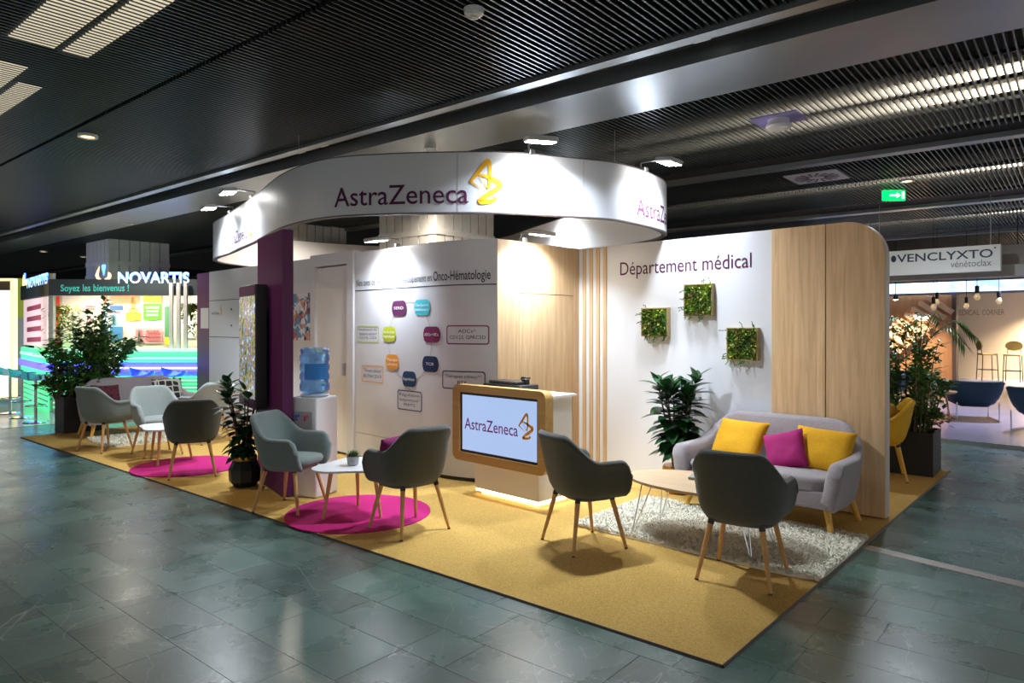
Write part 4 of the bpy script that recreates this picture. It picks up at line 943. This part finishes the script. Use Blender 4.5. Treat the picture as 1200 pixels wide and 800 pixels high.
# ---- yellow chair at the back
yc_ = make_chair('yellow tub chair standing before the black planter', YELLOWV, mat('yellow_wood', (.75, .45, .08), .5)); yc_.location = (-2.3, 7.98, Z0); yc_.rotation_euler = (0, 0, R(200 - 90)); yc_['group'] = 'yellow chair'
pillow('mustard cushion on the yellow chair', .36, .34, .12, mat('ochre_cotton', (.4, .24, .03), .9), (-2.25, 8.0, .64), (R(-18), 0, R(-70)))

# ---- ribbed white pillars
def pillar(c, hx, hy, rz, label, zt=ZC + .05, board=.16):
    t = thing('ribbed_pillar', label, 'pillar', (c[0], c[1], Z0 if c[0] > -12 else 0), rz); WB = mat('pillar_white', (.62, .61, .58), .6, var=.08, scale=5)
    MB().box(-hx + .03, -hy + .03, 0, hx - .03, hy - .03, zt).build('core', mat('pillar_core', (.3, .29, .28), .7), t)
    nx = max(2, int(2 * hx / board)); me = MB().box(0, 0, 0, 2 * hx / nx - .02, .03, zt - .0).mesh('board')
    for k in range(nx):
        for sy in (-hy, hy - .03): o = link('board', me, WB, t); o.location = (-hx + 2 * hx / nx * k + .01, sy, 0)
    ny = max(2, int(2 * hy / board)); me2 = MB().box(0, 0, 0, .03, 2 * hy / ny - .02, zt).mesh('board')
    for k in range(ny):
        for sx in (-hx, hx - .03): o = link('board', me2, WB, t); o.location = (sx, -hy + 2 * hy / ny * k + .01, 0)
    for z in (2.9, 2.62): MB().box(-hx - .012, -hy - .012, z, hx + .012, hy + .012, z + .08).build('band', WB, t)
p = P(150, 15.2); pillar((p.x, p.y), .62, .62, ANG, 'white ribbed pillar rising behind the blue lit signs', board=.2)
p = P(352, 12.9); pillar((p.x, p.y), .6, .6, ANG, 'white ribbed pillar behind the tall white door')
p = P(512, 10.6); pillar((p.x, p.y), .62, .62, ANG, 'white ribbed pillar behind the printed research panel')
# dome camera on the soffit
t = thing('dome_camera', 'small white security camera hanging above the canopy lettering', 'camera', UV(-5.1, 4.85, ZC - .02))
MB().lathe([(.05, -.05), (.06, -.02), (.06, 0)], 20).build('mount', WHITEP, t, True); MB().lathe([(.005, -.12), (.04, -.105), (.055, -.07), (.05, -.05)], 20).build('dome', BLACK, t, True)

# ================================================================== LEFT NEIGHBOUR STAND (blue lit signs)
NZ = 13.0
def NP(px, py, Z=NZ): return P(px, Z, py=py)
def npanel(mb, px0, px1, py0, py1, Z, th=.02):
    """upright panel facing the aisle (its plane is square to the sight line at the stand)"""
    a, b, c, d_ = NP(px0, py1, Z), NP(px1, py1, Z), NP(px1, py0, Z), NP(px0, py0, Z); o = Vector((DV.x, DV.y, 0)) * th
    return mb.add([a, b, c, d_, a + o, b + o, c + o, d_ + o], [(0, 1, 2, 3), (7, 6, 5, 4), (0, 4, 5, 1), (1, 5, 6, 2), (2, 6, 7, 3), (3, 7, 4, 0)])
nc, nr_, nl_ = P(57, 13), P(262, 13), P(24, 15.4)
GREYF = mat('slate_grey_panel', (.06, .08, .095), .45)
ns = thing('exhibition_stand', 'neighbouring stand with grey fascia, cream graphic wall and blue lit letters', 'stand', (nc.x, nc.y, 0))
NL = lambda p: Vector(p) - Vector((nc.x, nc.y, 0))
class NMB(MB):
    def __init__(s): super().__init__(NL)
npanel(NMB(), 57, 262, 327, 346, 13, .12).build('front_fascia', GREYF, ns)
zt, zb = HC + (YH - 327) / F * 13, HC + (YH - 346) / F * 13
dl_ = (nl_ - nc).normalized()
NMB().prism([(nc.x, nc.y), (nl_.x, nl_.y), (nl_.x + DV.x * .12, nl_.y + DV.y * .12), (nc.x + DV.x * .12, nc.y + DV.y * .12)], lambda a, b: Vector((a, b, zb)), lambda a, b: Vector((a, b, zt))).build('side_fascia', GREYF, ns)
npanel(NMB(), 57, 62, 320, 484.0, 13.02, .08).build('corner_post', mat('post_white', (.6, .62, .62), .35), ns)
CREAM = mat('cream_wall', (.78, .7, .6), .6)
npanel(NMB(), 40, 250, 334, 474, 14.4, .05).build('graphic_wall', CREAM, ns)
for px in (200, 208.5, 217): npanel(NMB(), px - 2, px + 2, 331, 484, 12.9, .05).build('white_post', WHITEP, ns)
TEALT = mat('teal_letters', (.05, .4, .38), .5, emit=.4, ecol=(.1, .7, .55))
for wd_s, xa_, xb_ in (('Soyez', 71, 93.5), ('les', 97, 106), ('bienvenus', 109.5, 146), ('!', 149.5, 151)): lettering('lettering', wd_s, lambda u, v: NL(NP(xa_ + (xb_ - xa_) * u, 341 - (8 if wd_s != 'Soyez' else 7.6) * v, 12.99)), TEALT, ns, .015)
BLUEG = mat('blue_sign_glow', (.2, .4, 1), .5, emit=4, ecol=(.05, .2, 1)); WHITEG = mat('white_sign_glow', (1, 1, 1), .5, emit=1.6, ecol=(.42, .66, 1)); ORANGEG = mat('orange_sign_glow', (1, .5, .2), .5, emit=3, ecol=(1, .5, .2))
def novsign(f, parent):
    lettering('sign_halo', 'NOVARTIS', lambda u, v: f(138 + 84 * u, 332 - 13.5 * v, .0), BLUEG, parent, .05)
    lettering('sign_letters', 'NOVARTIS', lambda u, v: f(138.3 + 83.4 * u, 331.7 - 13 * v, -.03), WHITEG, parent, .0)
    def blob(pts, m, off, name):
        q = catmull([(a, b, 0) for a, b in pts], 5, True); NMB_ = MB(); NMB_.prism([(p.x, p.y) for p in q], lambda a, b: f(a, b, off), lambda a, b: f(a, b, off + .03)); NMB_.build(name, m, parent)
    blob([(112, 324), (113, 319), (116.5, 312), (116, 318), (115.5, 323), (118, 326.5), (122, 327), (126, 324), (126.5, 319), (130, 321), (129.5, 326), (125, 329.5), (117, 329.5)], ORANGEG, 0, 'flame_emblem')
    blob([(119, 311), (124, 310.5), (122.8, 318), (121.5, 323), (120.2, 318)], BLUEG, 0, 'flame_emblem')
novsign(lambda a, b, o: NL(NP(a, b, 13.02 + o)), ns)
def lmap(a, b, o):    # the same sign on the receding side fascia
    q = nc + (nl_ - nc) * (1 - (a - 108) / 114 * .95 - .02) + Vector((-DV.x, -DV.y, 0)) * (-.02 - o); return NL(Vector((q.x, q.y, HC + (YH - b) / F * 13)))
novsign(lmap, ns)
def card(px0, px1, py0, py1, col, name, r_=1.6, Z=14.38, nm='graphic_card', emit=0):
    poly = rrect(px0, py0, px1, py1, min(r_, (py1 - py0) / 2.1), 4)
    return MB().prism(poly, lambda a, b: NL(NP(a, b, Z)), lambda a, b: NL(NP(a, b, Z - .015))).build(nm, mat(name, col, .5, emit=emit), ns)
card(121, 163, 346, 355.5, (.85, .35, .18), 'card_orange'); card(121.5, 144, 358, 396, (.35, .55, .8), 'card_sky'); card(121.5, 144, 358, 363, (.04, .15, .4), 'card_navy', .8, 14.36); card(121.5, 144, 382.5, 400, (.05, .2, .45), 'card_navy2', .8, 14.36)
card(168, 189, 346.5, 354.5, (.75, .7, .05), 'card_lemon'); card(168, 189, 355.5, 374.5, (.1, .5, .03), 'card_green'); card(158, 190, 384, 402, (.8, .35, .38), 'card_pink'); card(159.5, 166.5, 386, 400.5, (.75, .2, .25), 'card_rose', .8, 14.36)
card(147.5, 165, 366, 375.5, (.85, .5, .05), 'card_amber'); card(151, 161.5, 361, 367, (.85, .55, .12), 'card_amber2', .8); card(154, 158.5, 348, 362, (.8, .35, .1), 'card_amber3', .8)
card(60, 70, 347, 409, (.75, .06, .02), 'card_red', .5); card(193, 200.5, 359, 403, (.07, .25, .12), 'shelf_green', .5); card(193, 200.5, 395, 404, (.8, .6, .02), 'shelf_yellow', .5, 14.35)
card(218, 229, 376, 396, (.9, .9, .88), 'card_white', .5)
BOT = mat('bottle_green', (.02, .12, .05), .3)
for cx, y0, y1, w2 in ((133, 368, 380, 1.3), (163, 387, 399, 1.3)): card(cx - w2, cx + w2, y0 + 3, y1, (.02, .12, .05), 'bottle_print', .8, 14.34); card(cx - .5, cx + .5, y0, y0 + 4, (.02, .12, .05), 'bottle_print', .3, 14.34)
for px0, px1, py0, py1, sd in ((170, 187, 359, 372, 1), (169, 188, 387, 400, 2), (100, 112, 358, 364, 3), (100, 110, 374, 379, 4), (100, 112, 388, 394, 5), (124, 142, 364.5, 367, 6)):
    lines_of_text('small_print', 2 if sd > 2 else 3, lambda u, v: NL(NP(px0 + (px1 - px0) * u, py1 + (py0 - py1) * v, 14.33)), mat('small_print_red', (.5, .1, .12), .5) if sd != 1 else WHITEP, ns, sd)
# pink poster on the side wall
def side_pt(t_, z, off=0.0): q = nc + (nl_ - nc) * t_ + Vector((-RV.x, -RV.y, 0)) * 0 - Vector((DV.x, DV.y, 0)) * off; return NL(Vector((q.x, q.y, z)))
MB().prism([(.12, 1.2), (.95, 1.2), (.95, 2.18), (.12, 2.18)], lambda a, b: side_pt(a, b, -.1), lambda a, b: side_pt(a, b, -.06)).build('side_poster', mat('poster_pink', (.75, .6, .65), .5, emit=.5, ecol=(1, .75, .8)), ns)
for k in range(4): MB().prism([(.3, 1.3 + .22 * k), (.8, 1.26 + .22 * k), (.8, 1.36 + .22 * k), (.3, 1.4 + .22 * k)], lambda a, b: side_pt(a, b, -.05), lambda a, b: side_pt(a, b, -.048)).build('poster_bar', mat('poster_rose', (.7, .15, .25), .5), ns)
# lit bar counter
GLOWG = mat('green_glow', (.1, .8, .3), .4, emit=1.1, ecol=(.08, 1, .3)); GLOWP = mat('pale_green_glow', (.6, .95, .75), .4, emit=.75, ecol=(.45, 1, .7)); GLOWB = mat('blue_glow', (.1, .1, 1), .4, emit=4, ecol=(.06, .05, 1)); GLOWW = mat('violet_white_glow', (.8, .8, 1), .4, emit=3, ecol=(.7, .7, 1))
bt = thing('bar_counter', 'bar counter glowing green with a blue neon band around it', 'bar', (nc.x, nc.y, 0))
npanel(NMB(), 62, 250, 411, 486, 12.78, .35).build('front', mat('bar_white', (.6, .8, .7), .3), bt)
npanel(NMB(), 60, 252, 409, 412, 12.7, .5).build('bar_top', GLOWP, bt)
for py, hgt, g in ((414, 3, GLOWG), (418.5, 2.2, GLOWP), (422, 2, GLOWG), (441, 2, GLOWG), (445, 1.4, GLOWP), (449, 2, GLOWG), (453.5, 1.2, GLOWP), (457.5, 1.5, GLOWG), (462, 1.2, GLOWP), (466, 1.6, GLOWG), (471, 1.2, GLOWP), (476, 2, GLOWG)):
    npanel(NMB(), 62, 250, py, py + hgt, 12.76, .02).build('green_light_strip', g, bt)
npanel(NMB(), 60, 252, 427.5, 435, 12.68, .08).build('neon_band', GLOWB, bt)
npanel(NMB(), 60, 252, 430.3, 432, 12.67, .01).build('neon_core', GLOWW, bt)
def barside(t0, t1, z0, z1, m, name, off): MB().prism([(t0, z0), (t1, z0), (t1, z1), (t0, z1)], lambda a, b: side_pt(a, b, off), lambda a, b: side_pt(a, b, off - .1)).build(name, m, bt)
barside(.0, .95, .0, 1.15, GLOWG, 'side_front', .02); barside(-.02, .97, .76, .9, GLOWB, 'neon_band', .08)
for k in range(6): barside(.0, .95, .08 + .1 * k, .11 + .1 * k, mat('bar_white', (.6, .8, .7), .3), 'side_rib', .04)
barside(.0, .95, 1.0, 1.06, GLOWP, 'green_light_strip', .05)
# hanging plants
def hanging(px, py, Z, rad, drop, label, seed):
    rn = random.Random(seed); b0 = NP(px, py, Z); t = thing('hanging_plant', label, 'hanging plant', b0, 0, 'hanging plants on the cream wall')
    MB().lathe([(rad * .5, -.1), (rad * .7, 0), (rad * .65, .01)], 14).build('pot', mat('terracotta', (.45, .2, .06), .7), t)
    MB().tube([(0, 0, 0), (0, 0, zb - b0.z + .01)], .004, 5).build('cord', BLACK, t)
    lf = MB()
    for k in range(420):
        a = rn.uniform(0, 2 * PI); f_ = rn.random(); r_ = rad * (1 + .5 * math.sin(f_ * PI)) * math.sqrt(rn.random()); p = Vector((r_ * math.cos(a), r_ * math.sin(a), .08 - drop * f_ * rn.random()))
        leafshape(lf, p, Vector((math.cos(a), math.sin(a), rn.uniform(-1.2, .4))), Vector((0, 0, 1)), .09, .045)
    lf.build('foliage', mat('ivy_green', (.16, .28, .03), .5, var=.5, scale=4), t, fix=False)['kind'] = 'stuff'
hanging(72, 362, 13.7, .22, .75, 'ivy trailing from a hanging pot beside the red panel', 31)
hanging(223, 360, 13.6, .14, .7, 'ivy trailing from a terracotta pot beside the white posts', 32)
# bar stools
def stool(loc, label):
    t = thing('bar_stool', label, 'bar stool', loc, 0, 'blue acrylic bar stools')
    MB().lathe([(.2, 0), (.19, .012), (.04, .03)], 24).build('base', CHROME, t, True); MB().lathe([(.025, .03), (.025, .7)], 14).build('pole', CHROME, t, True)
    MB().tube([(.16 * math.cos(a), .16 * math.sin(a), .28) for a in [2 * PI * k / 20 for k in range(21)]], .01, 6).build('foot_ring', CHROME, t, True)
    mb = MB(); n = 20; vs = []
    for r_, z in ((.0, .7), (.12, .7), (.19, .73), (.215, .79)):
        vs += [(r_ * math.cos(2 * PI * k / n), r_ * math.sin(2 * PI * k / n), z + (.09 * max(0, -math.sin(2 * PI * k / n)) if r_ > .2 else 0)) for k in range(n)]
    mb.add(vs, [(i * n + k, i * n + (k + 1) % n, (i + 1) * n + (k + 1) % n, (i + 1) * n + k) for i in range(3) for k in range(n)])
    mb.build('seat', mat('blue_acrylic', (.05, .25, .7), .1, trans=.4), t, 60)
for px, py, lb in ((42, 494.5, 'blue acrylic bar stool on a chrome pole by the corner post'), (26, 489, 'blue acrylic bar stool at the receding side of the bar'), (12, 484, 'blue acrylic bar stool beside the white lightbox')): stool(fl(px, py, .004), lb)
for px, lb in ((167, 'blue acrylic bar stool below the pink card'), (204, 'blue acrylic bar stool in front of the white posts')): stool(P(px, 12.35, .004), lb)
# lights of that stand
for px in (90, 150, 210):
    p = NP(px, 350, 13.75); lamp(NL((p.x, p.y, zb - .03)), (DV.x * .5, DV.y * .5, -1), 13, (.5, .1), (1, .86, .66), ns, 170)
# white lightbox and lime column at the far left
lb = thing('lightbox', 'tall white lightbox with a warm glowing frame', 'lightbox', (*P(2, 13.4)[:2], 0)); L0 = Vector((*P(2, 13.4)[:2], 0))
class LMB(MB):
    def __init__(s): super().__init__(lambda p: Vector(p) - L0)
npanel(LMB(), -60, 12, 340, 464, 13.4, .1).build('panel', mat('lightbox_white', (.9, .9, .9), .4, emit=.85, ecol=(1, 1, .97)), lb)
for a, b, c, d_ in ((12, 15, 326, 468), (-60, 12, 326, 329), (-60, 12, 464, 468)): npanel(LMB(), a, b, c, d_, 13.38, .13).build('frame', mat('lightbox_frame', (.8, .6, .3), .4, emit=1.2, ecol=(1, .75, .35)), lb)
npanel(LMB(), -60, 12, 329, 340, 13.4, .1).build('header', mat('header_brown', (.2, .13, .08), .5), lb)
lc = thing('lime_panel', 'lime green tall panel beside the white lightbox', 'panel', (*P(22, 16)[:2], 0)); L1 = Vector((*P(22, 16)[:2], 0))
npanel(MB(lambda p: Vector(p) - L1), 17, 30, 326, 372, 16, .1).build('upper_panel', mat('lime', (.3, .36, .03), .5, emit=.25, ecol=(.4, .5, .05)), lc)
npanel(MB(lambda p: Vector(p) - L1), 17, 30, 372, 463, 16, .1).build('lower_panel', WHITE, lc)

# ================================================================== RIGHT NEIGHBOUR STAND
PF = .05
plat = struct(MB().box(-7, 11.05, 0, 4, 27, PF).build('floor', PURPLELIT))
MB().box(-7, 11.03, 0, 4, 11.05, PF + .004).build('edge_profile', STEEL, plat)
sg = thing('hanging_sign', 'white hanging sign with dark drug name lettering VENCLYXTO', 'sign', (-2.5, 11.3, 2.36))
MB().box(-.95, 0, 0, .72, .1, .36).build('board', mat('sign_board', (.8, .8, .77), .5), sg)
INK = mat('sign_ink', (.03, .04, .07), .5)
lettering('lettering', 'VENCLYXTO', lambda u, v: Vector((-.545 + 1.18 * u, -.004, .19 + .115 * v)), INK, sg, .012)
lettering('lettering', 'vénétoclax', lambda u, v: Vector((.14 + .48 * u, -.004, .075 + .09 * v)), mat('sign_grey', (.2, .2, .2), .5), sg)
MB().prism([(-.59 + .035 * math.cos(a), .245 + .05 * math.sin(a)) for a in [2 * PI * k / 16 for k in range(16)]], lambda a, b: Vector((a, -.004, b)), lambda a, b: Vector((a, 0, b))).build('round_mark', INK, sg)
MB().tube([(.66, -.003, .315), (.66, -.002, .315)], .012, 8).build('registered_mark', INK, sg)
for x in (-.8, .6): MB().tube([(x, .05, .36), (x, .05, ZC - 2.36)], .006, 6).build('hanger', STEEL, sg)
fc = thing('fascia_beam', 'long pale fascia beam behind the white drug-name sign', 'beam', (-2, 11.6, 2.3))
MB().box(-5, 0, 0, 5.5, .3, .16).build('lower_beam', mat('fascia_grey', (.42, .41, .4), .5), fc); MB().box(-5, .1, .16, 5.5, .3, .44).build('upper_beam', mat('fascia_brown', (.3, .26, .23), .5), fc)
MB().box(.62, -.02, .14, 5.5, 0, .165).build('light_line', mat('line_glow', (1, 1, 1), .5, emit=2.5), fc)
for x in (-5, 5.3): MB().box(x, .05, -2.25, x + .15, .25, 0).build('post', mat('fascia_grey', (.42, .41, .4), .5), fc)
# lit sky lightbox band and rear walls
lbx = thing('lightbox', 'long sky blue lit band above the wooden corner wall', 'lightbox', (-2.5, 17, 2.33))
m, N, L, b_ = nt('sky_print'); tc = N.new('ShaderNodeTexCoord'); n1 = N.new('ShaderNodeTexNoise'); n1.inputs['Scale'].default_value = 1.6; n1.inputs['Detail'].default_value = 5; L.new(tc.outputs['Object'], n1.inputs[0])
cr = N.new('ShaderNodeValToRGB'); L.new(n1.outputs[0], cr.inputs[0]); cr.color_ramp.elements[0].position = .4; cr.color_ramp.elements[0].color = (.25, .55, 1, 1); cr.color_ramp.elements[1].position = .62; cr.color_ramp.elements[1].color = (.9, .96, 1, 1)
L.new(cr.outputs[0], b_.inputs['Emission Color']); b_.inputs['Emission Strength'].default_value = 1.9; b_.inputs['Base Color'].default_value = (.3, .4, .5, 1)
MB().box(-4, 0, 0, 5, .1, .22).build('panel', m, lbx); MB().box(-4, -.02, -.05, 5, .12, 0).build('lower_rail', mat('fascia_grey', (.42, .41, .4), .5), lbx); MB().box(-4, -.02, .22, 5, .12, .9).build('upper_panel', mat('fascia_brown', (.3, .26, .23), .5), lbx)
for x in (-3.9, 4.8): MB().box(x, .0, -2.28, x + .1, .1, -.05).build('post', mat('fascia_brown', (.3, .26, .23), .5), lbx)
ww = thing('wooden_wall', 'orange wood wall with diagonal slats behind the shrubs', 'wall', (-4.6, 17.3, PF))
ORW = wood('orange_wood', (.45, .2, .08), (.62, .33, .16))
MB().box(-2, 0, 0, 1.02, .1, 2.25).build('panel', ORW, ww)
for k in range(8):
    xa, za = -.42 + .14 * k, 1.33 + .124 * k
    MB().prism([(xa - .03, za - .045), (xa + .45, za - .385), (xa + .51, za - .3), (xa + .03, za + .04), (xa - .02, za + .03)], lambda a, b: Vector((a, -.12, b)), lambda a, b: Vector((a, 0, b))).build('diagonal_slat', mat('slat_wood_pale', (.85, .58, .38), .5), ww)
MB().box(1.02, -.05, 0, 1.1, .15, 2.27).build('corner_post', mat('post_brown', (.12, .08, .06), .5), ww)
MB().rbox(.3, -.12, 1.68, .62, -.06, 1.8, .03, 3).build('wall_lamp', mat('lamp_warm', (1, 1, 1), .5, emit=4, ecol=(1, .85, .6)), ww)
bw = thing('beige_wall', 'beige rear wall with faint MEDICAL CORNER lettering', 'wall', (-3, 25, PF))
MB().box(-4, 0, 0, 7, .1, 2.9).build('panel', mat('beige_paint', (.78, .66, .5), .6), bw)
pA, pB = wy(1118, 367, 25), wy(1177, 367, 25)
for wd_s, ua, ub in (('MEDICAL', 0, .52), ('CORNER', .57, 1)): lettering('lettering', wd_s, lambda u, v: Vector((pA.x + 3 + (pB.x - pA.x) * (ua + (ub - ua) * u), -.006, pA.z - PF - .06 + .16 * v)), mat('print_taupe', (.3, .26, .22), .5), bw)
# spots of that stand
def pspot(loc, power, label, col=(1, .8, .55)):
    t = thing('ceiling_spot', label, 'spotlight', loc, 0, 'spots of the pale stand'); MB().lathe([(.05, -.1), (.05, 0)], 14, cap=True).build('can', BLACK, t); MB().tube([(0, 0, 0), (0, 0, ZC + .02 - loc[2])], .008, 6).build('stem', BLACK, t); MB().lathe([(.04, -.104), (.04, -.1)], 14).build('bulb', LAMP, t)
    d = bpy.data.lights.new('spot_beam', 'SPOT'); d.energy = power; d.color = col; d.spot_size = R(130); d.spot_blend = .7; d.shadow_soft_size = .05; o = bpy.data.objects.new('spot_beam', d); C.objects.link(o); o.parent = t; o.location = (0, 0, -.12)
pspot((-4.5, 16.6, 2.28), 260, 'black spot lighting the orange wood wall'); pspot((-2.4, 24.3, 2.6), 1100, 'black spot lighting the beige rear wall'); pspot((-1.0, 22.5, 2.7), 1100, 'black spot above the tall bar chairs'); pspot((-2.0, 14.2, 2.75), 380, 'added bluish spot brightening the floor by the blue armchairs', (.68, .7, 1))  # the last spot is added to brighten the dark floor here
# hanging bulbs
def bulb(px, py, y, label):
    q = wy(px, py, y); zt_ = 2.62; t = thing('pendant_bulb', label, 'pendant lamp', q, 0, 'hanging bulbs'); MB().tube([(0, 0, .05), (0, 0, zt_ - q.z)], .006, 6).build('cord', BLACK, t)
    MB().lathe([(.025, .03), (.03, .06), (.03, .14), (.01, .15)], 12).build('socket', BLACK, t, True); MB().lathe([(.004, -.08), (.035, -.06), (.048, -.02), (.026, .03)], 16).build('bulb', mat('clear_bulb', (.9, .75, .5), .1, trans=.6, emit=.12, ecol=(1, .8, .5)), t, True)
    MB().rbox(-.1, -.1, zt_ - q.z, .1, .1, zt_ - q.z + .03, .005).build('canopy', BLACK, t); MB().tube([(0, 0, zt_ - q.z), (0, 0, ZC - q.z)], .005, 5).build('ceiling_rod', BLACK, t)
for px, py, y, lb_ in ((1094, 358, 13.2, 'hanging bulb in front of the orange diagonal slats'), (1098, 352, 14.6, 'second hanging bulb in front of the orange wood wall'), (1145, 346, 12.4, 'hanging bulb under the drug name lettering'), (1132.5, 357, 15.2, 'hanging bulb just above the palm fronds'), (1170.5, 351, 14.2, 'hanging bulb beside the end of the white sign')): bulb(px, py, y, lb_)
# blue armchairs on sled legs
TEAL = mat('petrol_upholstery', (.006, .034, .056), .6, var=.15, scale=40)
def armchair(loc, rz, label):
    t = thing('lounge_armchair', label, 'armchair', loc, rz, 'petrol blue armchairs')
    tub(.42, .36, -.34, .22, .62, .66, .07, .3, .7, nose=.12, ex=3, lean=.04, wtab=((0, .5), (.1, .62), (.3, .8), (.6, .93), (1, 1))).build('backrest', TEAL, t, 80)
    cushion_slab(.33, -.26, .36, .26, .4).build('seat', TEAL, t, 80)
    for sx in (-1, 1): MB().tube([(sx * .3, -.28, .3), (sx * .3, -.28, .012), (sx * .3, .3, .012), (sx * .3, .3, .3)], .011, 8).build('sled_leg', CHROME, t, True)
armchair((-2.55, 13.75, PF), R(25), 'petrol blue armchair on sled legs beside the small wooden table')
armchair((-1.5, 12.85, PF), R(-15), 'petrol blue armchair on sled legs cut by the picture edge beyond the platform')
armchair((-4.3, 15.4, PF), R(170), 'petrol blue armchair half hidden behind the shrubs at the wood wall')
for (x, y), lb_, h in (((-2.95, 13.0), 'small round wooden table with a white flower pot', .5), ((-3.3, 12.7), 'small lower round wooden table behind the shrub planter', .44)):
    t = thing('side_table', lb_, 'table', (x, y, PF), 0, 'round wooden tables'); MB().lathe([(.3, h - .03), (.32, h - .015), (.32, h)], 32).build('top', wood('table_wood', (.4, .24, .08), (.55, .36, .14), 'x'), t)
    for k in range(3): a = 2.1 * k + .5; MB().tube([(.16 * math.cos(a), .16 * math.sin(a), h - .03), (.24 * math.cos(a), .24 * math.sin(a), 0)], [.018, .012], 10).build('leg', wood('table_wood', (.4, .24, .08), (.55, .36, .14), 'x'), t, True)
t = thing('flower_pot', 'white pot of small yellow flowers on the round wooden table', 'potted plant', (-2.95, 13.0, PF + .5)); MB().lathe([(.07, 0), (.09, .12), (.08, .125)], 16).build('pot', WHITEP, t, True)
lf = MB(); rn = random.Random(8)
for k in range(120): a = rn.uniform(0, 6.28); leafshape(lf, Vector((rn.gauss(0, .05), rn.gauss(0, .05), .14 + .08 * rn.random())), Vector((math.cos(a), math.sin(a), .6)), Vector((0, 0, 1)), .07, .03)
lf.build('flowers', mat('flower_yellow', (.4, .42, .04), .6, var=.5, scale=20), t, fix=False)['kind'] = 'stuff'
def barchair(loc, rz, label):
    t = thing('bar_chair', label, 'bar chair', loc, rz, 'tall bar chairs'); OL = mat('olive_seat', (.45, .36, .14), .6)
    MB().rbox(-.2, -.2, .72, .2, .2, .77, .015).build('seat', OL, t)
    MB().prism([(.21 * math.cos(a), .9 + .14 * math.sin(a)) for a in [2 * PI * k / 20 for k in range(20)]], lambda a, b: Vector((a, -.22, b + .1)), lambda a, b: Vector((a, -.19, b + .1))).build('backrest', OL, t)
    for sx in (-1, 1):
        for sy in (-1, 1): MB().tube([(sx * .18, sy * .18, .72), (sx * .2, sy * .21, 0)], .012, 8).build('leg', BLACK, t)
        MB().tube([(sx * .15, -.19, .74), (sx * .15, -.21, .95)], .01, 8).build('back_rod', BLACK, t)
    MB().tube([(-.2, -.2, .3), (.2, -.2, .3), (.2, .2, .3), (-.2, .2, .3), (-.2, -.2, .3)], .01, 6).build('foot_rail', BLACK, t)
for px, py, rz, lb_ in ((1157, 445, -60, 'tall bar chair with olive seat turned side on by the beige wall'), (1187, 447, 180, 'tall bar chair with round olive back beside the glass bar table')): q = fl(px, py, PF); barchair((q.x, q.y, PF), R(rz), lb_)
q = fl(1182, 444, PF); t = thing('bar_table', 'tall glass topped bar table between the olive bar chairs', 'table', (q.x + .3, q.y + .8, PF))
MB().rbox(-.7, -.35, 1.03, .7, .35, 1.06, .008).build('top', mat('glass_top', (.75, .8, .78), .1, trans=.5), t)
for sx in (-1, 1):
    for sy in (-1, 1): MB().tube([(sx * .62, sy * .28, 1.03), (sx * .62, sy * .28, 0)], .015, 8).build('leg', STEEL, t)
